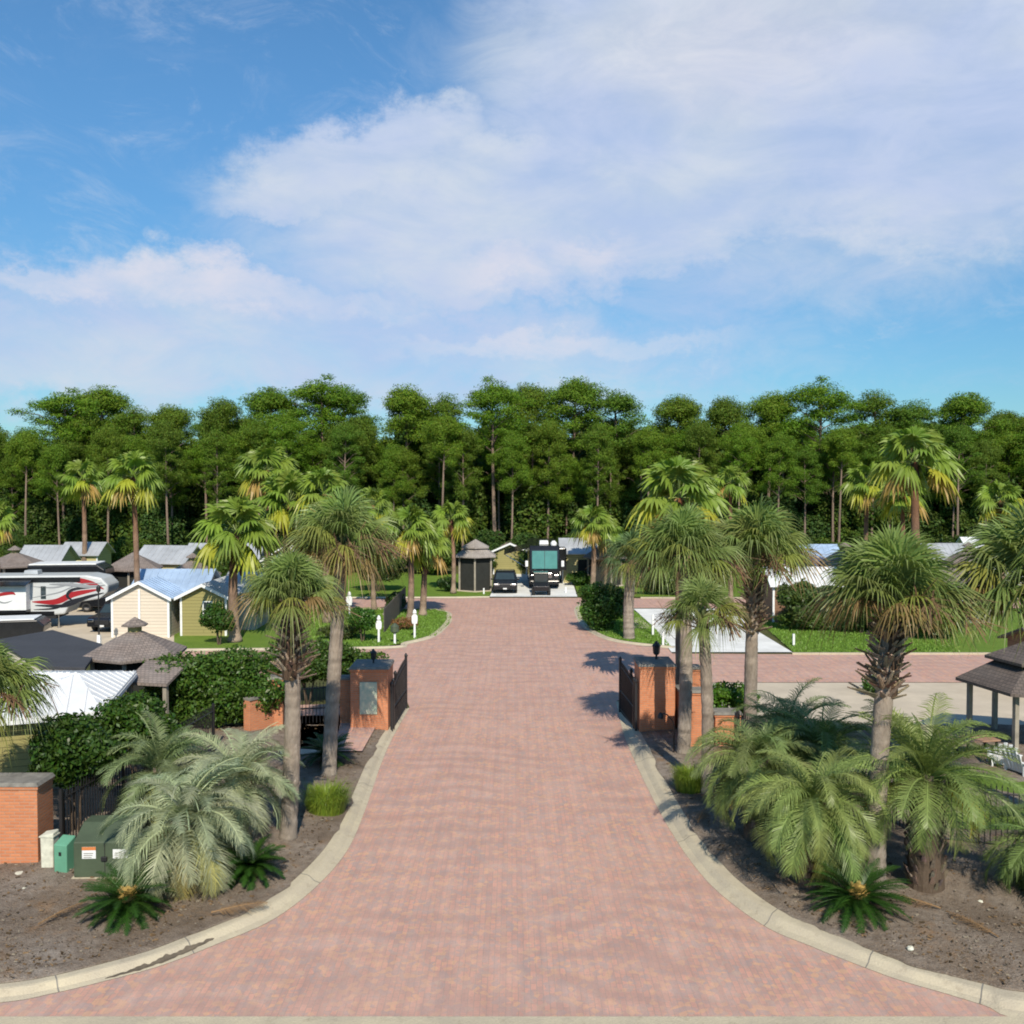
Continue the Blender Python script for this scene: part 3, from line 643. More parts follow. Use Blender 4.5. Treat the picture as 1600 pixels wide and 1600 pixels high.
def leafballs(balls, dens, size, col, r, flat=.0, shell=.55, asp=.5):
    """leaf-sized quads filling the outer part of lumpy ellipsoids; balls: (x,y,z,rx,ry,rz)"""
    m = MB()
    for (x, y, z, rx, ry, rz) in balls:
        k = int(dens * (rx * ry + ry * rz + rx * rz) * 4.2); d = r.normal(0, 1, (k, 3)); d /= np.linalg.norm(d, axis=1, keepdims=True)
        f = (shell + (1 - shell) * r.random((k, 1)) ** .6) * (1 + .16 * np.sin(d[:, :1] * 5 + x * 3) * np.sin(d[:, 1:2] * 6 + y) + .1 * np.sin(d[:, 2:3] * 11 + z))
        c = np.array([x, y, z]) + d * f * np.array([rx, ry, rz])
        nrm = d + r.normal(0, .7, (k, 3)); nrm[:, 2] += flat; nrm /= np.linalg.norm(nrm, axis=1, keepdims=True)
        a = np.cross(nrm, r.normal(0, 1, (k, 3))); a /= np.linalg.norm(a, axis=1, keepdims=True); bb = np.cross(nrm, a)
        sz = size * r.uniform(.6, 1.35, (k, 1)); A = a * sz; B = bb * sz * asp
        V = np.stack([c - A - B * .4, c - A * .1 - B, c + A, c - A * .1 + B], 1).reshape(-1, 3)
        cl = np.array(col) * r.uniform(.65, 1.35, (k, 1)) * np.stack([r.uniform(.8, 1.3, k), np.ones(k), r.uniform(.6, 1.2, k)], 1)
        m.add(V, np.arange(4 * k).reshape(-1, 4), np.repeat(cl, 4, 0))
    return m
def lumpy(cx, cy, cz, rx, ry, rz, n, r, sub=.42):
    out = [(cx, cy, cz, rx * .8, ry * .8, rz * .8)]
    for i in range(n):
        d = r.normal(0, 1, 3); d /= np.linalg.norm(d); out.append((cx + d[0] * rx * .72, cy + d[1] * ry * .72, cz + d[2] * rz * .72, rx * sub * r.uniform(.7, 1.2), ry * sub * r.uniform(.7, 1.2), rz * sub * r.uniform(.7, 1.2)))
    return out
def shrub(name, label, cat, base, rx, ry, h, seed, col=(.05, .10, .02), size=.05, dens=45, lift=.12, lumps=9, stems=3, group=None):
    r = np.random.default_rng(seed); t = thing(name, label, cat, base, 0, group)
    cz = lift + (h - lift) / 2
    leafballs(lumpy(0, 0, cz, rx, ry, (h - lift) / 2, lumps + 6, r), dens * 3.2, size * 1.25, col, r, shell=.6).build('foliage', MT['leaf'], t, uv=False)
    b = MB()
    for i in range(stems):
        a = i * 2.1; b.tube([(math.cos(a) * .06, math.sin(a) * .06, 0), (math.cos(a) * rx * .25, math.sin(a) * ry * .25, cz)], [.04, .02], 6, (.16, .12, .09))
    b.build('stem', MT['bark'], t, uv=False); return t

def pine(seed, H=20., crown=.42, spread=3.4, n=22, col=(.05, .105, .018)):
    r = np.random.default_rng(seed); t = thing('pine_tree', 'x', 'pine tree')
    pts = trunk_pts(H * .94, (r.normal(0, .5), r.normal(0, .3)), r, .5)
    b = MB(); b.tube(pts, np.linspace(.26, .08, len(pts)), 7); b.C[-1] = np.array([.30, .225, .18]) * r.uniform(.7, 1.2, (len(b.V[-1]), 1))
    balls = []
    for i in range(n):
        u = (i + .5) / n; z = H * (1 - crown + crown * (.84 * u ** .8)); env = 1.25 * spread * (math.sin(math.pi * min(1, (u * .72 + .24))) ** .7) * r.uniform(.7, 1.15)
        a = i * 2.4 + r.normal(0, .3); rr = env * r.uniform(.45, 1.0); x, y = rr * math.cos(a), rr * math.sin(a); k = min(10, int(z / H * 11)); q = pts[k]
        s = r.uniform(.6, 1.5); balls.append((q[0] + x, q[1] + y, z, s * 1.25, s * 1.25, s * (.48 if seed % 2 else .64))); balls.append((q[0] + x * .6 + r.normal(0, .6), q[1] + y * .6 + r.normal(0, .6), z + r.normal(0, .5), s * .9, s * .9, s * .55))
        p0 = q.copy(); p0[2] = z - rr * .45; b.tube([p0, (q[0] + x * .6, q[1] + y * .6, z - .25), (q[0] + x, q[1] + y, z)], [.07, .045, .02], 4, (.2, .15, .12))
    balls.append((pts[-1][0], pts[-1][1], H * .94, 1.9, 1.9, 1.0))
    for i in range(5 if seed % 2 else 7):
        a = i * (1.25 if seed % 2 else .9) + r.random() * .5; rr = spread * r.uniform(.3, .78); s = r.uniform(1.1, 1.5); balls.append((pts[-1][0] + rr * math.cos(a), pts[-1][1] + rr * math.sin(a), H * r.uniform(.875, .915), s * 1.2, s * 1.2, s * (.5 if seed % 2 else .7)))
    b.build('trunk', MT['bark'], t, uv=False)
    leafballs(balls, 30 if seed % 2 else 42, .125, np.array(col) * np.array([1.8, 1.6, .9]), r, .5, .15, .35).build('crown', MT['leafdull'], t, uv=False); return t
def broadleaf(seed, H=8., W=3., col=(.028, .06, .014)):
    r = np.random.default_rng(seed); t = thing('woodland_tree', 'x', 'tree')
    b = MB(); b.tube([(0, 0, 0), (.1, 0, H * .4), (0, .1, H * .8)], [.16, .12, .05], 6, (.14, .11, .09))
    for a in (0, 2, 4.2): b.tube([(.08, 0, H * .3), (W * .5 * math.cos(a), W * .5 * math.sin(a), H * .65)], [.08, .03], 5, (.14, .11, .09))
    b.build('trunk', MT['bark'], t, uv=False)
    leafballs(lumpy(0, 0, H * .55, W, W, H * .46, 18, r, .4), 24, .2, col, r, .2, .45, .6).build('crown', MT['leafdull'], t, uv=False); return t

# ------------------------------------------------------------------ the pine wood
WL = 'slender dark green pine among the crowded pines of the wood behind the houses'
protos = [pine(100 + i, 20, [.42, .50, .34, .46, .55, .38, .5][i], [3.0, 3.4, 2.7, 3.6, 3.1, 3.9, 2.8][i], [20, 24, 17, 24, 26, 22, 20][i], [(.055, .115, .018), (.05, .10, .018), (.065, .125, .02), (.045, .10, .02), (.06, .11, .02), (.055, .12, .016), (.05, .095, .02)][i]) for i in range(7)]
used = [False] * 7
def put_pine(x, y, H, kind, label=WL, wide=1.0, rz=None):
    o = protos[kind] if not used[kind] else copy_tree(protos[kind]); used[kind] = True
    s = H / 20.0; o.location = (x, y, -.02); o.scale = (s * wide, s * wide, s); o.rotation_euler = (0, 0, rng.random() * 6.28 if rz is None else rz)
    tag(o, label, 'pine tree', 'pines of the wood'); return o
sil = [(-30, 640, 102, 3, 1.0, None), (95, 607, 104, 5, 1.15, 'broad pine with see-through crown, leftmost of the high pines at the left edge'), (152, 597, 110, 2, 1.0, 'dark round-topped pine rising highest at the left end of the wood'), (205, 628, 106, 1, .9, None),
       (268, 626, 104, 4, .9, None), (340, 616, 106, 6, .85, None), (430, 600, 103, 0, 1.0, 'airy pine at the left shoulder of the high broad clump left of the drive'), (496, 587, 103, 5, 1.1, 'broadest and highest pine of the clump left of the drive'), (540, 596, 105, 3, 1.0, 'round pine at the right shoulder of the high clump left of the drive'),
       (640, 596, 102, 2, .95, 'pine with open flat crown and long bare trunk, right of the dip in the treeline'), (690, 609, 104, 1, .85, None), (775, 588, 98, 5, .95, 'tall pine with long bare trunk leaning right behind the pavilion by the black motorhome'),
       (828, 592, 108, 4, .9, None), (892, 585, 104, 0, 1.0, 'highest round-crowned pine near the middle of the treeline'), (970, 603, 103, 3, 1.1, None), (1063, 611, 105, 4, .95, None), (1128, 614, 107, 6, .95, None),
       (1200, 606, 103, 2, .9, 'pine with thin see-through crown just left of the highest right-hand pine'), (1278, 591, 102, 5, 1.15, 'broad layered pine that is the highest on the right side of the wood'), (1370, 604, 106, 1, 1.0, None),
       (1425, 619, 103, 3, 1.05, None), (1510, 609, 104, 0, 1.05, 'round dark pine standing clear near the right edge of the treeline'), (1566, 636, 107, 6, .9, None), (1612, 640, 104, 4, 1.0, None)]
for (px, py, D, k, wd, lb) in sil:
    p = P(px, py, D); put_pine(p[0], D, p[2], k, lb or WL, wd)
for i in range(150):
    row = i % 5; D = 97 + row * 7 + rng.random() * 5; px = -110 + 1820 * ((i // 5 + rng.random()) / 30)
    ylim = 650 + 14 * math.sin(px * .03) + rng.random() * 50
    if 575 < px < 620: ylim += 25
    p = P(px, ylim, D); put_pine(p[0], D, p[2], int(rng.integers(7)), WL, rng.uniform(.75, 1.05))
bl = [broadleaf(200 + i, 9, [2.6, 3.2, 2.9, 3.6][i], [(.06, .105, .018), (.05, .09, .018), (.07, .12, .02), (.05, .10, .025)][i]) for i in range(4)]; ub = [False] * 4
for i in range(150):
    row = i % 3; D = [99, 107, 114][row] + rng.random() * 5; px = -120 + 1840 * ((i // 3 + rng.random()) / 50); k = int(rng.integers(4))
    o = bl[k] if not ub[k] else copy_tree(bl[k]); ub[k] = True
    s = rng.uniform(.6, 1.1) * (1 + .5 * (row > 0)); o.location = ((px - 800) / F * D, D, -.02); o.scale = (s, s, s * rng.uniform(.9, 1.2)); o.rotation_euler = (0, 0, rng.random() * 6.28)
    tag(o, 'low dark leafy tree in the understorey at the foot of the pine wood', 'tree', 'understorey trees of the wood')

for (px, yt, D, k) in [(36, 668, 94, 2), (92, 690, 93, 0), (262, 650, 95, 6), (450, 640, 96, 5), (535, 655, 95, 3), (612, 690, 97, 0), (690, 640, 94, 2), (722, 660, 96, 6), (798, 668, 95, 0), (856, 650, 97, 4), (930, 655, 96, 1), (1015, 660, 94, 2), (1092, 650, 97, 6), (1158, 665, 95, 5), (1215, 670, 94, 0), (1312, 660, 96, 2), (1390, 660, 97, 1), (1500, 655, 95, 3), (1545, 680, 96, 6), (165, 660, 97, 4), (335, 665, 96, 1), (392, 655, 98, 2)]:
    p = P(px, yt, D); put_pine(p[0], D, p[2], k, WL, .72)
for i in range(46):
    D = 90 + rng.random() * 5; px = -100 + 1800 * (i + rng.random()) / 46; k = int(rng.integers(4)); o = copy_tree(bl[k]); s = rng.uniform(.28, .5)
    o.location = ((px - 800) / F * D, D, -.02); o.scale = (s * 1.3, s * 1.3, s); o.rotation_euler = (0, 0, rng.random() * 6.28)
    tag(o, 'low dark leafy tree in the understorey at the foot of the pine wood', 'tree', 'understorey trees of the wood')

# ------------------------------------------------------------------ palms
def pal(px, py, D, basez=0.0):      # crown centre seen at (px,py) at depth D -> base point and height
    p = P(px, py, D); return (p[0], D, basez), p[2] - basez
def Dof(py, z=0): return G(800, py, z)[1]
def sab(label, bx, by, cx, cy, rpx, seed, bz=.15, **k):
    g = G(bx, by, bz); D = g[1]; c = P(cx, cy, D); return sabal('cabbage_palm', label, g, c[2] - bz, rpx * D / F * 1.3, seed, lean=(c[0] - g[0], 0), **k)
sab('nearest left cabbage palm with bulging leaf boots, behind the silvery palms', 450, 1312, 455, 940, 74, 11, span=84, boots=1.9)
sab('taller left cabbage palm with brown flower sprays, beside the left gate pillar', 514, 1213, 535, 856, 78, 12, boots=.3, brown=.9, trunkr=.205)
sab('cabbage palm rising right in front of the right gate pillar', 1068, 1178, 1068, 876, 76, 13, boots=.25, brown=.5, trunkr=.205)
sab('small-crowned cabbage palm just right of the right gate pillar', 1104, 1240, 1098, 965, 58, 14, boots=.25, trunkr=.17, n=30)
sab('cabbage palm with big shaggy boot bulge, by the low brick pier on the right', 1172, 1150, 1178, 882, 88, 15, span=74, boots=2.4, brown=.5, trunkr=.22)
sab('leaning cabbage palm with the widest crown, above the thick-trunked palm on the right', 1369, 1398, 1395, 950, 104, 16, span=84, boots=1.9, trunkr=.19, n=72, droop=.8)
sab('cabbage palm cut off by the right edge of the picture', 1650, 1290, 1618, 925, 118, 17, boots=.9)
sab('cabbage palm cut off by the left edge, above the brick pillar', -45, 1330, -28, 1085, 82, 18, boots=.6)
sab('pale trunked cabbage palm on the right island beside the big round bush', 983, 998, 988, 880, 48, 19, bz=.03, boots=.2, trunkr=.3, n=34, col=(.10, .16, .06))

wp = [washy(8, 1.9, 300, 26, .2, .5, .7), washy(10, 1.7, 301, 24, .16, .2, .7), washy(9, 1.6, 302, 20, .16, .3, .5), washy(8, 1.8, 303, 28, .2, .9, .3)]
uw = [False] * 4; HW = [8, 10, 9, 8]; RW = [1.9, 1.7, 1.6, 1.8]
W_ = [(366, 832, 53, 62, 3, 'brushy fan palm with dark shaggy neck, right of the olive cabin'), (213, 745, 57, 45, 1, 'tall thin fan palm in front of the cream cabin'), (128, 748, 84, 34, 2, 'thin fan palm left of the tall one, behind the trailer'),
      (415, 735, 66, 48, 0, 'tall fan palm behind the brushy one left of the drive'), (452, 785, 62, 55, 3, 'dark full fan palm in the middle of the left palm cluster'), (510, 772, 60, 46, 0, 'pale fan palm behind the brown-sprayed cabbage palm'), (584, 790, 66, 32, 2, 'small fan palm with yellow hanging leaf, left of the paired palms'),
      (640, 828, 61, 42, 0, 'left one of the paired fan palms on the left island'), (660, 850, 63.5, 40, 3, 'dark-trunked one of the paired fan palms on the left island'), (708, 810, 76, 32, 1, 'fan palm standing on the lawn just left of the grey pavilion'),
      (926, 818, 79, 34, 0, 'left fan palm of the pair right of the motorhome'), (946, 832, 81, 30, 2, 'right fan palm of the pair right of the motorhome'), (1066, 778, 38, 72, 0, 'fan palm with bright yellow-green hanging leaves, behind the right gate palms'),
      (1143, 755, 70, 30, 2, 'small fan palm with orange hanging leaves, right of the yellow-green one'), (1355, 756, 66, 38, 1, 'leftmost of the three tall fan palms at right'), (1408, 772, 62, 38, 2, 'middle and lowest of the three tall fan palms at right'),
      (1434, 722, 56, 62, 0, 'tallest fan palm with thick red-brown trunk at right'), (1567, 782, 64, 36, 1, 'fan palm near the right edge in front of the wood'), (-6, 815, 60, 34, 0, 'fan palm cut off by the left edge of the picture above the trailer')]
for (px, py, D, rp, k, lb) in W_:
    (x, y, z), h = pal(px, py, D); o = wp[k] if not uw[k] else copy_tree(wp[k]); uw[k] = True
    s = rp * D / F * 1.1 / RW[k]; o.location = (x, y, 0); o.scale = (s, s, h / HW[k]); o.rotation_euler = (0, 0, rng.random() * 6.28); tag(o, lb, 'palm tree', 'thin fan palms')
    # keep the crown round though the trunk is stretched
    for ch in o.children if o.children else [c for c in bpy.data.objects if c.parent == o]:
        if not ch.name.startswith('trunk'):
            f = s / (h / HW[k]); ch.scale = (1, 1, f); ch.location = (0, 0, HW[k] * (1 - f))
SB = (.32, .36, .235)
jelly('jelly_palm', 'silvery blue-green jelly palm nearest the utility boxes, in front of the left bed', G(290, 1385, .2), 1.35, 2.1, 21, 64, SB, (.34, .32, .12), group='silvery jelly palms on the left')
jelly('jelly_palm', 'silvery jelly palm behind and right, arching towards the drive', G(375, 1320, .2), 1.55, 1.85, 22, 52, SB, (.26, .26, .12), group='silvery jelly palms on the left')
jelly('jelly_palm', 'greener jelly palm at the left back of the silvery cluster, by the dark tree', G(250, 1300, .2), 1.5, 1.85, 23, 48, (.20, .25, .12), (.26, .26, .08), group='silvery jelly palms on the left')
RG = (.225, .285, .09)
jelly('jelly_palm', 'green jelly palm weeping onto the right kerb, nearest the camera', G(1268, 1385, .2), 1.75, 2.1, 24, 66, RG, (.32, .32, .09), bend=(1.6, 2.9), group='green jelly palms on the right')
jelly('jelly_palm', 'green jelly palm nearest the gate on the right kerb', G(1180, 1310, .2), 1.8, 2.05, 25, 58, (.19, .245, .085), (.32, .26, .06), bend=(1.5, 2.6), group='green jelly palms on the right')
jelly('jelly_palm', 'jelly palm in the middle of the right cluster, behind the weeping one', G(1282, 1300, .2), 2.0, 1.9, 26, 56, (.18, .24, .085), (.34, .32, .06), bend=(1.4, 2.4), group='green jelly palms on the right')
jelly('feather_palm', 'stout palm with thick grey trunk and long upright feather leaves, right bed', G(1446, 1388, .2), 2.35, 2.3, 27, 50, (.20, .26, .08), (.45, .34, .05), .34, .5, (.9, 2.0), emin=-22, cat='palm tree')
jelly('jelly_palm', 'dark jelly palm half hidden behind the right cluster, before the beige forecourt', G(1215, 1215, .2), 1.0, 1.6, 28, 26, (.05, .085, .045), (.08, .12, .05), bend=(.7, 1.6), group='green jelly palms on the right')
jelly('jelly_palm', 'jelly palm at the right edge of the picture by the iron fence', G(1640, 1400, .2), 1.0, 1.7, 29, 46, (.15, .21, .07), (.26, .24, .06), bend=(1.3, 2.3), group='green jelly palms on the right')
jelly('jelly_palm', 'dense grey-green jelly palm left of the leaning trunk, behind the weeping one', G(1235, 1262, .2), 1.9, 1.9, 61, 50, (.16, .215, .085), (.24, .24, .07), bend=(1.3, 2.3), group='green jelly palms on the right')
sago('dark sago palm with a yellow cone, in front of the utility boxes', G(200, 1430, .2), 1.0, 31, 60, True)
sago('sago palm without cone, right of the silvery palms', G(392, 1372, .2), .8, 32, 46)
sago('sago palm with a faded cone at the right kerb, under the weeping palm', G(1340, 1425, .2), 1.1, 33, 56, True)
sago('sago palm beside the left gate pillar, behind the taller cabbage palm', G(510, 1192, .2), .95, 34, 40)

# grass clump by the left kerb
r = np.random.default_rng(41); m = MB()
for i in range(2200):
    a = r.random() * 6.28; rr = .5 * math.sqrt(r.random()); p = np.array([rr * math.cos(a), rr * math.sin(a), 0]); l = r.uniform(.35, .95); o_ = np.array([math.cos(a), math.sin(a), 0]) * r.uniform(.2, 1) * l * .55 + r.normal(0, .06, 3)
    w_ = np.array([-math.sin(a), math.cos(a), 0]) * .007; p1 = p + o_ * .4 + np.array([0, 0, l * .6]); p2 = p + o_ + np.array([0, 0, l * r.uniform(.5, .85)])
    m.add([p - w_, p + w_, p1 + w_, p1 - w_, p2], [(0, 1, 2, 3), (3, 2, 4)], jit((.17, .24, .03), r, .35))
o = m.build('grass_clump', MT['leaf'], loc=G(510, 1268, .16), uv=False); tag(o, 'bright yellow-green ornamental grass tuft beside the left kerb', 'grass clump')
g = o.copy(); COL.objects.link(g); g.location = G(1078, 1235, .16); g.scale = (.8, .8, 1.0); tag(g, 'shaded grass tuft at the foot of the right gate palms', 'grass clump')

for i, (x, y, a_, lb) in enumerate([(1470, 1425, 2.5, 'dry brown palm leaf lying right of the thick trunk'), (330, 1432, .4, 'dry brown palm leaf lying below the silvery jelly palms'), (60, 1450, 1.1, 'dry brown palm leaf lying on the open left bed'), (1560, 1470, 2.0, 'dry brown palm leaf lying in the right bottom corner bed'), (1090, 1290, 1.2, 'dry brown palm leaf lying beside the right kerb near the gate')]):
    m = MB(); feather(m, np.random.default_rng(500 + i), a_, .12, 1.1, (.30, .19, .10), .25, 34, .22, .01, -.1, (0, 0, .08), .15, sag=.1); tag(m.build('fallen_leaf', MT['bark'], loc=G(x, y, .22), uv=False), lb, 'palm leaf', 'fallen dry palm leaves')
# shrubs and hedges
def pz(px, py, D): return P(px, py, D)
for (nm, lb, cat, bx, by, bz, rx, ry, h, col, size, dens, lift, lumps, gr) in [
    ('garden_tree', 'dense dark podocarpus tree over the left brick pillar, below the white roofed cabin', 'tree', 118, 1305, .1, 1.1, 1.0, 3.15, (.038, .085, .014), .055, 60, 1.3, 14, None),
    ('garden_tree', 'dark podocarpus right of the one over the brick pillar, behind the silvery palms', 'tree', 215, 1255, .1, 1.4, 1.1, 2.95, (.045, .10, .016), .055, 55, 1.0, 14, None),
    ('hedge', 'broad hedge left of the gate behind the brick wall, below the shingled pavilion', 'hedge', 338, 1140, .0, 2.7, 1.5, 3.0, (.06, .125, .02), .06, 48, .2, 22, 'hedges behind the left wall'),
    ('hedge', 'hedge between the two left cabbage palm trunks behind the iron gate', 'hedge', 480, 1100, .0, 1.9, 1.0, 2.6, (.05, .10, .018), .06, 45, .9, 16, 'hedges behind the left wall'),
    ('hedge', 'hedge right behind the left gate pillar', 'hedge', 556, 1090, .0, 1.3, .9, 2.3, (.06, .12, .02), .06, 48, .3, 12, 'hedges behind the left wall'),
    ('round_bush', 'large dark round bush at the corner of the right island', 'bush', 940, 985, .0, 1.55, 1.3, 3.0, (.04, .10, .016), .07, 42, .1, 14, None),
    ('clipped_shrub', 'clipped round shrub beside the two white posts on the left island', 'shrub', 566, 1003, .0, .98, .9, 1.95, (.05, .13, .02), .06, 55, .6, 4, 'clipped shrubs'),
    ('clipped_shrub', 'clipped shrub between the dark fence and the paired palms', 'shrub', 618, 955, .0, .75, .7, 1.35, (.035, .08, .016), .07, 45, .1, 4, 'clipped shrubs'),
    ('clipped_shrub', 'clipped round shrub by the olive cabin, left of the brushy fan palm', 'shrub', 342, 1008, .0, .95, .8, 2.35, (.04, .10, .016), .07, 45, .5, 5, 'clipped shrubs'),
    ('bush', 'bright green bush behind the low brick pier right of the gate', 'bush', 1140, 1135, .0, 1.0, .9, 1.65, (.075, .17, .02), .06, 45, .1, 9, None),
    ('garden_tree', 'leafy tree behind the olive cabin roof, left of the brushy palm', 'tree', 335, 938, .0, 2.6, 2.0, 3.9, (.06, .11, .02), .1, 26, .6, 14, None),
    ('garden_tree', 'leafy tree between the left palms behind the nearest left cabbage palm', 'tree', 400, 960, .0, 2.6, 1.6, 3.6, (.05, .10, .02), .1, 26, .4, 14, None),
    ('garden_tree', 'small tree on the far lawn behind the paired fan palms', 'tree', 590, 925, .0, 2.2, 1.5, 4.0, (.05, .09, .025), .1, 26, .8, 14, None),
    ('bush', 'bush in front of the grey pavilion left of the black car', 'bush', 697, 925, .0, .75, .6, 1.5, (.03, .07, .02), .07, 36, .05, 6, 'bushes on the far lawns'),
    ('bush', 'low flowering bush left of the driveway of the motorhome', 'bush', 748, 912, .0, 1.1, .6, .9, (.06, .10, .03), .07, 36, .05, 8, 'bushes on the far lawns'),
    ('bush', 'low bush behind the black car', 'bush', 795, 893, .0, 2.2, .9, 1.6, (.05, .08, .02), .08, 30, .05, 10, 'bushes on the far lawns'),
    ('bush', 'bush right of the motorhome in front of the grey metal roofed cabin', 'bush', 905, 915, .0, 1.2, .9, 1.2, (.06, .13, .02), .08, 36, .05, 8, 'bushes on the far lawns'),
    ('bush', 'dark bush at the left foot of the far lawn beside the dark fence', 'bush', 530, 1000, .0, 1.2, .8, .9, (.07, .10, .03), .06, 36, .05, 8, None),
    ('bush', 'reddish bush at the foot of the paired fan palms', 'bush', 632, 985, .0, .8, .6, .8, (.22, .12, .06), .05, 36, .05, 6, None),
    ('hedge', 'dark hedge behind the white driveway on the right', 'hedge', 1060, 930, .0, 3.6, 1.0, 1.8, (.035, .06, .018), .08, 30, .05, 16, None),
    ('bush', 'small bush by the white post at the forecourt edge', 'bush', 1368, 1085, .0, .7, .6, .8, (.05, .12, .02), .06, 40, .05, 6, None),
    ('garden_tree', 'bushy garden tree before the brown cabin right of the white driveway', 'tree', 1250, 985, .0, 1.5, 1.2, 3.0, (.06, .10, .025), .09, 30, .3, 10, None),
    ('garden_tree', 'low garden tree behind the leaning cabbage palm on the right lawn', 'tree', 1345, 990, .0, 1.9, 1.2, 3.2, (.05, .09, .02), .09, 30, .3, 12, None),
    ('garden_tree', 'leafy garden tree on the lawn left of the large right gazebo', 'tree', 1455, 1000, .0, 2.1, 1.3, 3.3, (.055, .095, .02), .09, 30, .3, 12, None),
    ('hedge', 'long dark hedge at the back of the right lawn behind the forecourt', 'hedge', 1400, 968, .0, 5.2, .9, 1.7, (.045, .08, .02), .09, 26, .05, 22, None),
    ('hedge', 'rough green hedge along the lawn by the right cabins', 'hedge', 1300, 985, .0, 3.2, .8, 1.2, (.06, .11, .02), .08, 30, .05, 14, None)]:
    shrub(nm, lb, cat, G(bx, by, bz), rx, ry, h, abs(hash((bx, by))) % 9999, col, size, dens, lift, lumps, group=gr)

# ------------------------------------------------------------------ buildings
def seamed(mb, q, th=.06, step=.42, rib=.03, along=None):
    """sheet metal slope: q = eave-left, eave-right, ridge-right, ridge-left"""
    q = [np.array(p, float) for p in q]; mb.slab(q, th)
    e = q[1] - q[0]; Ln = np.linalg.norm(e); e = e / Ln; nrm = np.cross(e, q[3] - q[0] + (q[2] - q[1])); nrm = nrm / np.linalg.norm(nrm); f = np.cross(nrm, e)
    if f[2] < 0: f = -f
    T = [np.array([(p - q[0]) @ e, (p - q[0]) @ f]) for p in q]; n = max(1, int(Ln / step)); d = e * .014; up = np.array([0, 0, rib]); lo = np.array([0, 0, .002])
    for i in range(n + 1):
        x = .02 + (Ln - .04) * i / n; best = 0
        for a, c in ((T[1], T[2]), (T[2], T[3]), (T[3], T[0])):
            if abs(c[0] - a[0]) < 1e-6: continue
            t = (x - a[0]) / (c[0] - a[0])
            if -1e-6 <= t <= 1 + 1e-6: best = max(best, a[1] + (c[1] - a[1]) * t)
        if best < .06: continue
        a = q[0] + e * x; c = a + f * (best - .01); b_ = [a - d + lo, a + d + lo, c + d + lo, c - d + lo]; mb.hexa(b_, [p + up for p in b_])
def window(parent, x, z, w_, h, y, nrm='y', pane='glass'):
    """window on the wall plane y=const (front, facing -y)"""
    f = MB(); t = .06
    f.box(x - w_ / 2 - t, y - .05, z - t, x - w_ / 2, y + .01, z + h + t); f.box(x + w_ / 2, y - .05, z - t, x + w_ / 2 + t, y + .01, z + h + t)
    f.box(x - w_ / 2, y - .048, z + h, x + w_ / 2, y + .01, z + h + t); f.box(x - w_ / 2, y - .06, z - t, x + w_ / 2, y + .01, z); f.box(x - w_ / 2, y - .03, z + h * .48, x + w_ / 2, y + .005, z + h * .52)
    o = f.build('window', MT['white'], parent); g = MB(); g.box(x - w_ / 2, y - .015, z, x + w_ / 2, y + .008, z + h); g.build('pane', MT[pane], o); return o
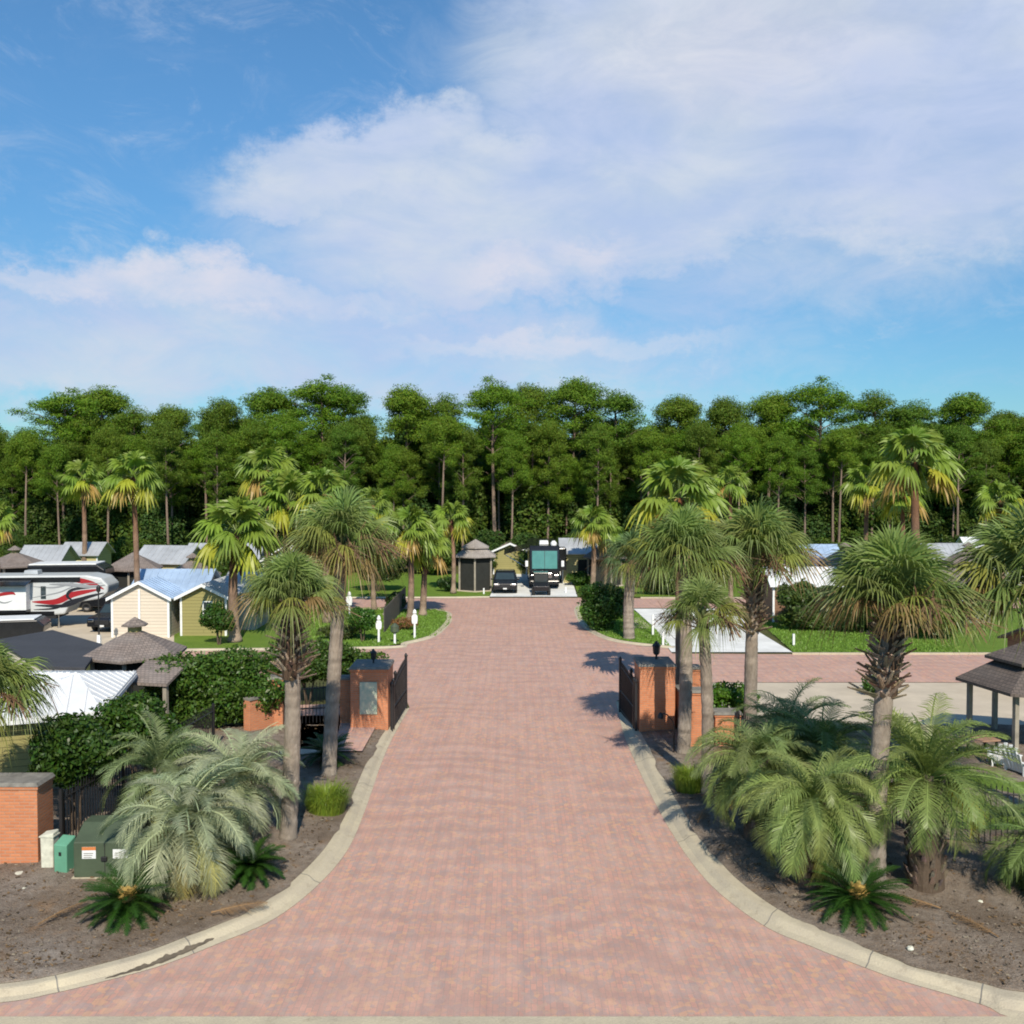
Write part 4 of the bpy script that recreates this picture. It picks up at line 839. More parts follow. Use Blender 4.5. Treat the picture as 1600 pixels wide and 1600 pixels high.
def cabin(name, label, loc, rz, w_, d, hw, rise, wall, roof, ridge='y', wins=(), door=None, over=.3, trim='white', porch=None, group='holiday cabins', roofkind='metal'):
    """ridge 'y': gable faces the front (-y); ridge 'x': ridge runs along x"""
    t = thing(name, label, 'cabin', loc, rz, group); b = MB()
    if ridge == 'y':
        b.profile([(-w_ / 2, 0), (w_ / 2, 0), (w_ / 2, hw), (0, hw + rise), (-w_ / 2, hw)], 0, d)
    else:
        b.profx([(0, 0), (d, 0), (d, hw), (d / 2, hw + rise), (0, hw)], -w_ / 2, w_ / 2)
    b.build('wall', MT[wall], t)
    rf = MB(); k = rise / ((w_ if ridge == 'y' else d) / 2); fn = (lambda q: seamed(rf, q)) if roofkind == 'metal' else (lambda q: rf.slab(q, .09))
    if ridge == 'y':
        e = w_ / 2 + over; ze = hw - over * k + .08; zr = hw + rise + .08
        fn([(e, -over, ze), (e, d + over, ze), (0, d + over, zr), (0, -over, zr)]); fn([(-e, d + over, ze), (-e, -over, ze), (0, -over, zr), (0, d + over, zr)])
    else:
        e = over; ze = hw - over * k + .08; zr = hw + rise + .08
        fn([(-w_ / 2 - over, -e, ze), (w_ / 2 + over, -e, ze), (w_ / 2 + over, d / 2, zr), (-w_ / 2 - over, d / 2, zr)]); fn([(w_ / 2 + over, d + e, ze), (-w_ / 2 - over, d + e, ze), (-w_ / 2 - over, d / 2, zr), (w_ / 2 + over, d / 2, zr)])
    rf.build('roof', MT[roof], t)
    tr = MB()
    for sx_ in (-1, 1):
        x = sx_ * w_ / 2; tr.box(x - .06, -.025, 0, x + .06, .05, hw - .02)
        if ridge == 'y':
            tr.hexa([(0, -over - .03, zr - .16), (sx_ * e, -over - .03, ze - .16), (sx_ * e, -over - .003, ze - .16), (0, -over - .003, zr - .16)][::sx_], [(0, -over - .03, zr + .02), (sx_ * e, -over - .03, ze + .02), (sx_ * e, -over - .003, ze + .02), (0, -over - .003, zr + .02)][::sx_])
    tr.build('trim', MT[trim], t)
    for (x, z, ww, hh) in wins: window(t, x, z, ww, hh, 0)
    if door:
        x, ww = door; g = MB(); g.box(x - ww / 2, -.04, .05, x + ww / 2, .01, 2.1); dr = g.build('door', MT['screen'], t, bevel=.01)
        g = MB(); g.tube([(x + ww / 2 - .1, -.09, 1.0), (x + ww / 2 - .1, -.045, 1.0)], .03, 8); g.build('handle', MT['chrome'], dr)
    if porch:
        x0, x1, dp = porch; g = MB()
        g.slab([(x0, -dp, hw - .35), (x1, -dp, hw - .35), (x1, .0, hw - .02), (x0, .0, hw - .02)], .07); g.build('porch_roof', MT[roof], t)
        for x in (x0 + .1, x1 - .1): g = MB(); g.box(x - .06, -dp + .05, 0, x + .06, -dp + .17, hw - .4); g.build('porch_post', MT['white'], t)
    return t
def gazebo(label, loc, rad, n, ze, za, rz=0, cup=True, tier=False, mat='shingle', dark=False, furn=None, sides=(), group='shingled gazebos', post='post'):
    t = thing('gazebo', label, 'gazebo', loc, rz, group)
    def ring(R_, z): return [np.array([R_ * math.cos(2 * math.pi * (i + .5) / n), R_ * math.sin(2 * math.pi * (i + .5) / n), z]) for i in range(n)]
    def cone(mb, r0, z0, r1, z1, th=.1):
        a, c = ring(r0, z0), ring(r1, z1)
        a2, c2 = ring(r0, z0 - th), ring(max(r1 - .05, .01), z1 - th)
        for i in range(n):
            j = (i + 1) % n; mb.add([a[i], a[j], c[j], c[i]], [(0, 1, 2, 3)]); mb.add([a2[i], a2[j], c2[j], c2[i]], [(3, 2, 1, 0)]); mb.add([a2[i], a2[j], a[j], a[i]], [(0, 1, 2, 3)])
    rf = MB()
    if tier:
        zm = ze + (za - ze) * .45; cone(rf, rad, ze, rad * .52, zm); cone(rf, rad * .66, zm + .12, .02, za)
    else:
        cone(rf, rad, ze, .28 if cup else .02, za)
    ro = rf.build('roof', MT[mat], t)
    if cup:
        c = MB(); c.lathe([(.26, -.05), (.26, .28)], n); c.build('cupola', MT['olive'], ro, loc=(0, 0, za)); c = MB(); cone(c, .5, za + .27, .03, za + .55, .05); c.build('cupola_roof', MT[mat], ro)
    for i in range(n):
        a = 2 * math.pi * (i + .5) / n; x, y = (rad - .45) * math.cos(a), (rad - .45) * math.sin(a); g = MB(); g.box(x - .07, y - .07, .1, x + .07, y + .07, ze + .1); g.build('post', MT[post], t)
    g = MB(); g.prism([(p[0], p[1]) for p in ring(rad - .2, 0)], 0, .1); g.build('floor', MT['beige'], t)
    g = MB()
    for i in range(n):                      # beam ring and low rail
        a = ring(rad - .45, 0)[i]; c = ring(rad - .45, 0)[(i + 1) % n]
        g.tube([a + [0, 0, ze - .05], c + [0, 0, ze - .05]], .08, 4)
    g.build('beam', MT[post], t)
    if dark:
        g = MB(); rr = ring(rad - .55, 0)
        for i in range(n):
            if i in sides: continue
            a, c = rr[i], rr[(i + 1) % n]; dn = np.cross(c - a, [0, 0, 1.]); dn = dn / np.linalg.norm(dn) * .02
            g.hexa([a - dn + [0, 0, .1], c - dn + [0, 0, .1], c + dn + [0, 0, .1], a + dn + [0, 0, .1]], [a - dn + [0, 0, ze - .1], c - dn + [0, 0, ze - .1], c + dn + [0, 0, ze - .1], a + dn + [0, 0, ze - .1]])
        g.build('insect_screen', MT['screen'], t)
    return t
def at(px, D, z=0): return ((px - 800) / F * D, D, z)
# near left: white metal hip roof cabin
O_ = np.array([-14.4, 26.6, 0])
t = thing('cabin', 'olive cabin with a bright white metal hip roof behind the left brick pillar', 'cabin', O_, 0, 'holiday cabins')
def rel(px, py, D): return P(px, py, D) - O_
A0, A1, A2, A3 = rel(-75, 1128, 25.6), rel(160, 1108, 26.9), rel(213, 1044, 32.6), rel(10, 1044, 32.6)
zE = 2.45
for q in (A0, A1, A2, A3): q[2] = zE
T0 = rel(122, 1051, 28.9); T0[2] = 3.14; T1 = T0 + np.array([-.02, .02, 0.0])
b = MB(); mid = (A0 + A1 + A2 + A3) / 4; ins = [mid + (q - mid) * .86 for q in (A0, A1, A2, A3)]
b.prism([(q[0], q[1]) for q in ins], 0, 2.5); b.build('wall', MT['olive'], t)
b = MB(); seamed(b, [A0, A1, T0, T0]); seamed(b, [A1, A2, T1, T0]); seamed(b, [A3, A0, T0, T1]); seamed(b, [A2, A3, T1, T1]); b.build('roof', MT['whiteroof'], t)
b = MB()
for p, q in ((A0, A1), (A1, A2)):
    dn = np.array([q[1] - p[1], p[0] - q[0], 0]); dn = dn / np.linalg.norm(dn) * .03
    lo = np.array([0, 0, -.19]); hi = np.array([0, 0, -.065]); b.hexa([p + lo + dn, q + lo + dn, q + lo, p + lo], [p + hi + dn, q + hi + dn, q + hi, p + hi])
b.build('fascia', MT['white'], t)
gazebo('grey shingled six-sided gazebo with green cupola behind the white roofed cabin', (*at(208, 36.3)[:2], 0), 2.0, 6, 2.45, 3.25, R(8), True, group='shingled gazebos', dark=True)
# low shingled lean roof right of it
t = thing('pavilion', 'low grey shingled pavilion roof between the gazebo and the big hedge', 'pavilion', (*at(250, 33.2)[:2], 0), R(-12))
b = MB(); b.slab([(-.9, -.9, 2.1), (.75, -.9, 2.1), (.75, .5, 2.6), (-.9, .5, 2.6)], .1); b.slab([(.75, 1.9, 2.1), (-.9, 1.9, 2.1), (-.9, .5, 2.6), (.75, .5, 2.6)], .1); b.build('roof', MT['shingle'], t)
for x in (-.75, .6):
    for y in (-.75, 1.7): b = MB(); b.box(x - .07, y - .07, 0, x + .07, y + .07, 2.06); b.build('post', MT['post'], t)
t = thing('carport', 'flat dark carport roof between the white roofed cabin and the black trailer', 'carport', (*at(85, 37.0)[:2], 0), 0)
cs = [G(62, 1041, 2.5), G(133, 1043, 2.5), G(160, 1006, 2.5), G(82, 984, 2.5), G(-10, 1000, 2.5)]; o_ = np.array([*at(85, 37.0)[:2], 0]); ring_ = [tuple((c_ - o_)[:2]) for c_ in cs]
b = MB(); b.prism(ring_, 2.38, 2.5); b.build('roof', MT['asphalt'], t, bevel=.01)
for c_ in ring_: b = MB(); b.cyl(c_[0] * .92, c_[1] * .92, 0, 2.4, .05, .05, 8); b.build('post', MT['iron'], t)
# cream cabin with its blue cross roof
c = at(217, 54.5)
t = cabin('cabin', 'cream sided cabin with blue metal roof behind the gazebo', c, 0, 3.25, 2.6, 2.35, .85, 'cream', 'blueroof', over=.25)
b = MB(); b.profx([(0, 0), (3.4, 0), (3.4, 2.4), (1.7, 3.45), (0, 2.4)], -1.55, 2.75); b.build('wing_wall', MT['greywall'], t, loc=(0, 2.6, 0))  # grey instead of cream: the shade on this wing is put into its colour
b = MB(); seamed(b, [(-1.7, -.25, 2.35), (3.05, -.25, 2.35), (3.05, 1.7, 3.6), (-1.7, 1.7, 3.6)]); seamed(b, [(3.05, 3.65, 2.35), (-1.7, 3.65, 2.35), (-1.7, 1.7, 3.6), (3.05, 1.7, 3.6)]); b.build('wing_roof', MT['blueroof'], t, loc=(0, 2.6, 0))
b = MB(); b.box(-.1, -.06, 0, .02, -.03, 2.8); b.build('downpipe', MT['white'], t)
t = cabin('cabin', 'olive sided cabin with one window and grey metal roof, right of the cream cabin', at(316, 55), 0, 2.6, 5, 2.35, .65, 'olive', 'greyroof', wins=[(.25, 1.15, .45, .85)], over=.3)
b = MB(); seamed(b, [(.0, -.25, 2.35), (2.4, -.25, 2.35), (2.4, 1.7, 3.4), (.0, 1.7, 3.4)]); b.profx([(0, 0), (3.4, 0), (3.4, 2.3), (1.7, 3.3), (0, 2.3)], .6, 2.1); b.build('wing', MT['greyroof'], t, loc=(.3, 2.2, 0))
# far row
cabin('cabin', 'dark cabin with grey metal roof at the left edge behind the trailer', at(58, 76), 0, 3.2, 3.2, 2.6, 1.15, 'yellow', 'greyroof', 'x', [(.5, 1, .6, .9)], (-.6, .9))
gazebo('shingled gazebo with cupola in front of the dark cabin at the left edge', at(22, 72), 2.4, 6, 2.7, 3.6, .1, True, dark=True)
cabin('cabin', 'small yellow cabin half hidden between the fan palm trunks behind the trailer', at(122, 84), 0, 3.2, 3, 2.6, .9, 'yellow', 'greyroof', 'x', [(-.5, 1, .6, .9)])
cabin('cabin', 'tan cabin with grey metal gable roof and dark porch, above the blue roof', at(248, 74), R(-10), 4.0, 3.4, 2.75, 1.1, 'yellow', 'greyroof', 'x', [(1.5, 1, .5, .9)], (-.4, 1.6))
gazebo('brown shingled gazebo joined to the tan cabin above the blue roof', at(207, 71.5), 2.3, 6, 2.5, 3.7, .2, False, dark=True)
gazebo('small brown shingled gazebo behind the olive cabin roof', at(300, 66), 2.2, 6, 2.5, 3.5, .3, True, dark=True)
cabin('cabin', 'cabin with pale metal roof glimpsed behind the brushy fan palm', at(345, 80), 0, 6, 3.4, 2.6, 1.05, 'greywall', 'greyroof', 'x', [(0, 1, .6, .9)])
cabin('cabin', 'white cabin glimpsed through the brown flower sprays left of the drive', at(440, 78), 0, 3, 3, 2.6, .9, 'tealwall', 'whiteroof', 'y', [(0, 1, .6, .9)])
gazebo('grey two-tier shingled gazebo on the far lawn left of the black car', at(743, 78.5), 1.95, 6, 2.9, 4.25, 0, False, True, 'paleshingle', dark=True)
cabin('cabin', 'yellow cabin with pale metal roof right of the motorhome', at(905, 84), 0, 2.9, 3.4, 2.75, 1.1, 'yellow', 'greyroof', 'x', (), (.5, 1.2))
gazebo('brown shingled gazebo behind the fan palm pair right of the motorhome', at(945, 82), 1.9, 6, 2.5, 3.6, .3, True, dark=True)
cabin('cabin', 'tan cabin behind the left awning post of the motorhome', at(797, 92), 0, 3.2, 3, 2.3, .7, 'olive', 'shingle', 'y', (), None)
cabin('cabin', 'teal cabin with pale blue metal roof right of the boot-bulged palm', at(1278, 74), 0, 3.6, 3.2, 2.75, 1.2, 'tealwall', 'blueroof', 'x', [(.4, 1, .6, .9)])
cabin('cabin', 'small teal gabled porch at the left end of the pale blue roof', at(1255, 72.5), 0, 1.7, 2, 2.75, .8, 'tealwall', 'whiteroof', 'y', (), (0, .8))
gazebo('tan shingled gazebo with cupola right of the pale blue roof', at(1320, 72), 2.0, 6, 2.8, 3.85, 0, True, dark=True)
cabin('cabin', 'cabin with long grey roof right of the three tall fan palms', at(1465, 76), 0, 5.2, 3.4, 2.75, 1.15, 'greywall', 'greyroof', 'x', [(1.2, 1, .7, .9), (-1, 1, .7, .9)])
gazebo('shingled gazebo with cupola at the right end of the long grey roof', at(1515, 73), 1.9, 6, 2.8, 3.8, 0, True, dark=True)
cabin('cabin', 'white roofed cabin behind the fan palm near the right edge', at(1560, 82), 0, 4.4, 3.4, 2.75, 1.3, 'greywall', 'whiteroof', 'x', [(0, 1, .7, .9)])
# near right gazebo
gazebo('large brown two-tier shingled gazebo at the right edge of the picture', (*at(1632, 31.3)[:2], 0), 2.6, 6, 2.35, 3.9, R(12), False, True, 'darkshingle', group='shingled gazebos')
t = cabin('cabin', 'brown cabin wall behind the large gazebo at the right edge', at(1735, 38), 0, 4.5, 3.4, 2.2, .6, 'brownwall', 'darkshingle', 'x', (), (-1, .9), trim='post', roofkind='shingle')
# middle right white canopied cabin behind palms
cabin('cabin', 'pale roofed cabin half hidden between the two big right cabbage palms', at(1262, 60), 0, 4.2, 3.2, 2.5, .9, 'brownwall', 'whiteroof', 'x', [(-.6, 1, .6, .9)], (.8, .9))
cabin('cabin', 'grey shingled cabin behind the widest palm crown on the right', at(1500, 60), 0, 4.0, 3.2, 2.4, .9, 'greywall', 'shingle', 'x', [(.6, 1, .6, .9)], None, trim='post', roofkind='shingle')

# ------------------------------------------------------------------ gate piers, walls, iron work
def pier(label, loc, w_, d, h, group='brick gate piers', capo=.06, plaque=None, lamp=False, rz=0, name='brick_pier'):
    t = thing(name, label, 'brick pier', loc, rz, group); b = MB(); b.box(-w_ / 2, -d / 2, 0, w_ / 2, d / 2, h); b.build('shaft', MT['brick'], t, bevel=.008)
    b = MB(); b.box(-w_ / 2 - .03, -d / 2 - .03, h, w_ / 2 + .03, d / 2 + .03, h + .07); b.build('corbel', MT['brick'], t, bevel=.008)
    b = MB(); b.box(-w_ / 2 - capo, -d / 2 - capo, h + .072, w_ / 2 + capo, d / 2 + capo, h + .16, top=.93); b.build('cap', MT['cap'], t, bevel=.01)
    if plaque:
        x, z, pw, ph = plaque; b = MB(); b.box(x - pw / 2, -d / 2 - .05, z, x + pw / 2, -d / 2 - .004, z + ph); p = b.build('plaque', MT['plaque'], t, bevel=.01)
    return t
def plaquem():
    m, t, p, o = newmat('weathered_plaque'); a = mixc(t, tnoise(t, 4, 5, .6, None, .35, .65), (.30, .42, .33), (.62, .58, .42)); t.links.new(a, p.inputs['Base Color']); p.inputs['Roughness'].default_value = .5; return m
MT['plaque'] = plaquem()
def lantern(label, loc, s=1.0):
    t = thing('lantern', label, 'lantern', loc, 0, 'lanterns on the gate piers'); b = MB(); b.cyl(0, 0, 0, .12 * s, .03 * s, .03 * s, 8); b.lathe([(.05 * s, .12 * s), (.09 * s, .16 * s), (.11 * s, .36 * s), (.13 * s, .38 * s), (.05 * s, .47 * s), (.015 * s, .52 * s)], 6); b.build('frame', MT['iron'], t)
    b = MB(); b.lathe([(.06 * s, .17 * s), (.085 * s, .35 * s)], 6); b.build('lamp_glass', MT['glass'], t); return t
gl = G(577, 1147); PL = (gl[0], gl[1] + .75, 0)
pier('tall left gate pier with a pale weathered plaque', PL, 1.34, 1.5, 2.25, plaque=(-.02, .72, .62, 1.15))
lantern('black lantern on the left gate pier', (PL[0] + .05, PL[1], 2.41))
gr_ = G(1027, 1150); PR = (gr_[0], gr_[1] + .75, 0)
pier('tall right gate pier beside the drive', PR, 1.25, 1.5, 2.4)
lantern('black lantern on the right gate pier', (PR[0] + .1, PR[1] + .2, 2.56), 1.3)
pier('lower brick pier joined to the left gate pier', (*at(540, 34.4)[:2], 0), .42, .42, 1.75)
pier('brick pier at the left side of the iron walkway gate', (*at(431, 34.0)[:2], 0), .5, .5, 1.85)
pier('narrow brick pier right behind the palm before the right gate pier', (*at(1085, 31.4)[:2], 0), .55, .55, 1.95)
pier('low brick pier by the forecourt right of the gate', (*at(1137, 31.5)[:2], 0), .85, .6, 1.2)
pier('squat far brick pier peeping behind the right gate palm trunk', (*at(1082, 36.4)[:2], 0), .6, .6, 1.75)
pl = G(33, 1360, .1); pier('big brick pillar at the left edge of the picture by the utility boxes', (pl[0] - .37, pl[1] + .4, .1), 1.5, .75, 1.86, capo=.05)
def wall(label, a, b_, h, th=.3):
    a = np.array(a); b_ = np.array(b_); d = b_ - a; Ln = np.linalg.norm(d); t = thing('brick_wall', label, 'brick wall', (a[0], a[1], 0), math.atan2(d[1], d[0]), 'brick garden walls')
    m = MB(); m.box(0, -th / 2, 0, Ln, th / 2, h); m.build('masonry', MT['brick'], t, bevel=.006); m = MB(); m.box(-.0, -th / 2 - .04, h + .002, Ln, th / 2 + .04, h + .09); m.build('coping', MT['cap'], t, bevel=.01)
wall('low brick wall left of the iron walkway gate, mostly behind the silvery palms', at(382, 32.9)[:2], at(424, 33.9)[:2], 1.35)
wall('short brick wall between the right gate pier and the narrow pier', at(1062, 34.0)[:2], at(1083, 31.9)[:2], 1.6)
wall('low brick wall running to the forecourt pier right of the gate', at(1097, 31.5)[:2], at(1122, 31.5)[:2], 1.05)
def fence(label, a, b_, h, z=0., name='iron_fence', cat='iron fence', arch=0.0, spear=True, step=.12):
    a = np.array(a, float); b_ = np.array(b_, float); d = b_ - a; Ln = np.linalg.norm(d); t = thing(name, label, cat, (a[0], a[1], z), math.atan2(d[1], d[0]))
    n = int(Ln / step); m = MB(); r_ = MB()
    def top(u): return h + arch * (1 - (1 - u) ** 2) if arch else h
    for i in range(n + 1):
        x = i * Ln / n; hh = top(i / n); m.box(x - .011, -.011, .05, x + .011, .011, hh)
        if spear: m.add([(x - .022, 0, hh), (x, -.015, hh + .02), (x + .022, 0, hh), (x, .015, hh + .02), (x, 0, hh + .12)], [(0, 1, 4), (1, 2, 4), (2, 3, 4), (3, 0, 4)])
    m.build('bars', MT['iron'], t)
    for zz in (.15, None):
        r_ = MB(); pts = [(Ln * k / 8, 0, zz if zz else top(k / 8) - .12) for k in range(9)]; r_.tube(pts, .022, 4); r_.build('rail', MT['iron'], t)
    if zz is None and name == 'iron_gate':
        r_ = MB(); r_.tube([(0, 0, h * .5), (Ln, 0, h * .5)], .03, 4); r_.build('rail', MT['iron'], t)
        for x in (0, Ln): r_ = MB(); r_.box(x - .045, -.045, 0.02, x + .045, .045, top(x / Ln) + .1); r_.lathe([(.06, 0), (.07, .06), (.02, .15)], 8, (x, 0, top(x / Ln) + .1)); r_.build('gate_stile', MT['iron'], t)
    else:
        k = max(2, int(Ln / 2.2) + 1)
        for i in range(k): x = Ln * i / (k - 1); r_ = MB(); r_.box(x - .035, -.035, 0, x + .035, .035, h + .12); r_.build('fence_post', MT['iron'], t)
    return t
gxl, gxr = PL[0] + .67 + .12, PR[0] - .625 - .12
fence('left leaf of the black iron drive gate, swung open', (gxl, PL[1] - .2), (gxl + .12, PL[1] + 2.9), 1.65, name='iron_gate', cat='gate', arch=.35)
fence('second black iron leaf close against the left gate pier', (gxl - .02, PL[1] - .5), (gxl - .06, PL[1] + .9), 1.6, name='iron_gate', cat='gate', arch=.1)
fence('right leaf of the black iron drive gate, swung open', (gxr, PR[1] - .2), (gxr - .18, PR[1] + 2.7), 1.75, name='iron_gate', cat='gate', arch=.2)
fence('second black iron leaf close against the right gate pier', (gxr + .02, PR[1] - .5), (gxr + .02, PR[1] + .9), 1.75, name='iron_gate', cat='gate', arch=.1)
fence('black iron walkway gate between the two left cabbage palms', at(442, 34.0)[:2], at(531, 34.4)[:2], 1.55, name='iron_gate', cat='gate', arch=.1)
fence('black iron fence from the big left pillar behind the silvery palms', (pl[0] + .7, pl[1] + .5), at(330, 30.5)[:2], 1.7)
fence('black iron fence behind the thick-trunked palm at right', at(1155, 31.0)[:2], at(1440, 23.2)[:2], 1.4)
fence('black iron fence at the right edge of the picture', at(1442, 23.15)[:2], at(1760, 21.8)[:2], 1.5, .12)
sheet('lawn', [(8, 24.2), (11.5, 23.6), (34, 22.8), (34, 29), (15, 29), (10, 30)], .262, MT['grass'])
sheet('walkway', gp([(438, 1190), (520, 1190), (535, 1128), (440, 1128)]), .245, MT['beige'])
# gooseneck keypad lamp by the right pier
g0 = G(1053, 1178, .15); t = thing('gooseneck_lamp', 'black gooseneck post before the right gate pier', 'lamp post', g0)
b = MB(); b.tube([(0, 0, 0), (0, 0, .95), (-.06, 0, 1.1), (-.22, 0, 1.28), (-.32, 0, 1.33), (-.4, 0, 1.3)], .022, 8); b.build('pole', MT['iron'], t, smooth=True)
b = MB(); b.lathe([(.03, .14), (.07, .10), (.1, .0), (.1, -.05)], 12, (-.44, 0, 1.22)); b.build('lamp_head', MT['iron'], t)

# utility boxes
g0 = G(175, 1363, .2); t = thing('transformer_box', 'dark green transformer cabinet with white stickers in front of the left bed', 'utility box', g0, R(2))
b = MB(); b.profx([(-.45, .08), (.55, .08), (.55, 1.12), (.1, 1.12), (-.45, .86)], -.66, .70); b.build('cabinet', MT['green'], t, bevel=.02)
b = MB(); b.box(-.70, -.5, 0, .74, .6, .078); b.build('base', MT['concrete'], t)
b = MB(); b.box(.015, -.458, .14, .03, -.452, .82); b.build('door_seam', MT['screen'], t)
for x, ww, hh in ((-.32, .3, .26), (.38, .36, .2)):
    b = MB(); b.box(x - ww / 2, -.458, .50, x + ww / 2, -.452, .50 + hh); s_ = b.build('sticker', MT['white'], t)
    if x < 0:
        b = MB(); b.box(x - ww / 2, -.462, .50 + hh * .72, x + ww / 2, -.459, .50 + hh); b.build('warning_band', plain('orange_ink', (.55, .18, .05), .6, .1), s_)
    b = MB()
    for k in range(3): b.box(x - ww * .38, -.462, .52 + k * .045, x + ww * (.2 + .06 * k), -.459, .535 + k * .045)
    b.build('print_lines', MT['cap'], s_)
b = MB(); b.box(-.05, -.5, .45, .08, -.46, .55); b.build('handle', MT['iron'], t, bevel=.01)
g0 = G(78, 1361, .15); t = thing('utility_pedestal', 'stained white utility pedestal beside the big brick pillar', 'utility pedestal', g0, R(-4), 'utility pedestals')
b = MB(); b.hexa([(-.13, -.13, 0), (.15, -.13, 0), (.15, .13, 0), (-.13, .13, 0)], [(-.15, -.13, .85), (.16, -.13, .91), (.16, .13, .94), (-.15, .13, .88)]); b.build('housing', MT['dirtywhite'], t, bevel=.025); b = MB(); b.box(-.165, -.145, .82, .175, .145, .845); b.build('collar', MT['dirtywhite'], t)
g0 = G(102, 1367, .15); t = thing('utility_pedestal', 'mint green utility pedestal between the white one and the transformer', 'utility pedestal', g0, R(-12), 'utility pedestals')
b = MB(); b.hexa([(-.16, -.16, 0), (.16, -.16, 0), (.16, .16, 0), (-.16, .16, 0)], [(-.165, -.16, .74), (.165, -.16, .74), (.165, .16, .86), (-.165, .16, .86)]); b.build('housing', MT['mint'], t, bevel=.02); b = MB(); b.box(-.03, -.175, .5, .03, -.162, .58); b.build('latch', MT['iron'], t)
b = MB(); b.lathe([(.2, 0), (.22, .03), (.15, .06), (.02, .07)], 14); tag(b.build('valve_cover', MT['dirtywhite'], loc=G(36, 1366, .2)), 'small round white valve cover at the foot of the big brick pillar', 'valve cover')
for i, (x, y, s, lb) in enumerate([(1422, 1484, .07, 'small pale stone lying in the right bed near the kerb'), (38, 1391, .06, 'small white stone below the valve cover on the left bed'), (1532, 1411, .06, 'bright white stone in the shade right of the thick trunk')]):
    r = np.random.default_rng(60 + i); b = MB(); b.lathe([(s * .8, 0), (s, s * .4), (s * .6, s * .9), (s * .1, s)], 7); b.V[-1] *= r.uniform(.85, 1.15, b.V[-1].shape); tag(b.build('stone', MT['dirtywhite'], loc=G(x, y, .2)), lb, 'stone', 'loose stones in the beds')

# site posts on the islands
def sitepost(label, px, py, h, disc=.34, kind='sign'):
    g0 = G(px, py, .03); t = thing('site_post', label, 'site post', g0, 0, 'white site posts'); b = MB(); b.box(-.06, -.06, 0, .06, .06, h * .52, top=.9); b.build('post', MT['white'], t, bevel=.008)
    if kind == 'sign':
        b = MB(); b.profile([(-disc / 2, h * .52), (disc / 2, h * .52), (disc * .62, h * .62), (disc * .62, h * .78), (disc / 3, h * .86), (-disc / 3, h * .86), (-disc * .62, h * .78), (-disc * .62, h * .62)], -.05, .05); b.build('sign_board', MT['white'], t, bevel=.01)
        b = MB(); b.lathe([(.05, 0), (.12, .06), (.09, .2), (.03, .28)], 10, (0, 0, h * .862)); b.build('finial', MT['white'], t)
    elif kind == 'lamp':
        b = MB(); b.lathe([(.1, h * .521), (.24, h * .6), (.24, h * .85), (.06, h)], 10); b.build('shade', MT['green'], t)
    return t
sitepost('taller white site post with sign board near the tip of the left island', 648, 997, 1.6, .27)
sitepost('white site post with sign board beside the clipped shrub', 592, 1004, 1.45, .26)
sitepost('short white post with green lamp shade between the two sign posts', 617, 1006, 1.15, kind='lamp')
sitepost('plain white post behind the clipped shrub', 546, 968, 1.8, .3)
sitepost('white post on the grass corner beside the white driveway', 1036, 1009, 1.5, kind='plain')
sitepost('white post at the edge of the white driveway nearer the pale palm', 1020, 992, 2.3, kind='plain')
sitepost('white post at the forecourt edge by the widest palm', 1362, 1078, 1.6, kind='plain')
sitepost('white post on the lawn right of the boot-bulged palm', 1240, 1008, 1.2, kind='plain')
sitepost('white post on the far lawn left of the motorhome driveway', 756, 928, .9, kind='plain')
sitepost('white post right of the motorhome driveway', 884, 926, .9, kind='plain')
# dark timber fence panel by the paired palms
a = G(600, 990); c = G(634, 948); t = thing('timber_fence', 'dark plank fence receding behind the clipped shrub on the left island', 'timber fence', (a[0], a[1], 0), math.atan2(c[1] - a[1], c[0] - a[0])); Ln = np.linalg.norm(c - a)
b = MB()
for i in range(int(Ln / .16)): b.box(i * .16, -.02, .05, i * .16 + .15, .02, 1.45 + .02 * (i % 3))
b.build('planks', plain('dark_timber', (.10, .09, .08), .85, .3), t); b = MB(); b.box(0, .022, 1.1, Ln, .07, 1.2); b.build('rail', MT['post'], t)

# ------------------------------------------------------------------ vehicles
def wheel(parent, x, y, z, rad, w_, axis='y'):
    b = MB(); b.lathe([(rad * .6, -w_ / 2), (rad * .92, -w_ / 2), (rad, -w_ * .3), (rad, w_ * .3), (rad * .92, w_ / 2), (rad * .6, w_ / 2)], 20)
    V = b.V[-1]; b.V[-1] = np.stack([V[:, 0], V[:, 2], V[:, 1]], 1) if axis == 'y' else np.stack([V[:, 2], V[:, 0], V[:, 1]], 1)
    wo_ = thing('wheel', None, None, (x, y, z)); wo_.parent = parent; b.build('tyre', MT['rubber'], wo_)
    b = MB(); b.lathe([(.01, -w_ * .42), (rad * .6, -w_ * .36), (rad * .6, w_ * .36), (.01, w_ * .42)], 14); V = b.V[-1]; b.V[-1] = np.stack([V[:, 0], V[:, 2], V[:, 1]], 1) if axis == 'y' else np.stack([V[:, 2], V[:, 0], V[:, 1]], 1); b.build('rim', MT['chrome'], wo_)
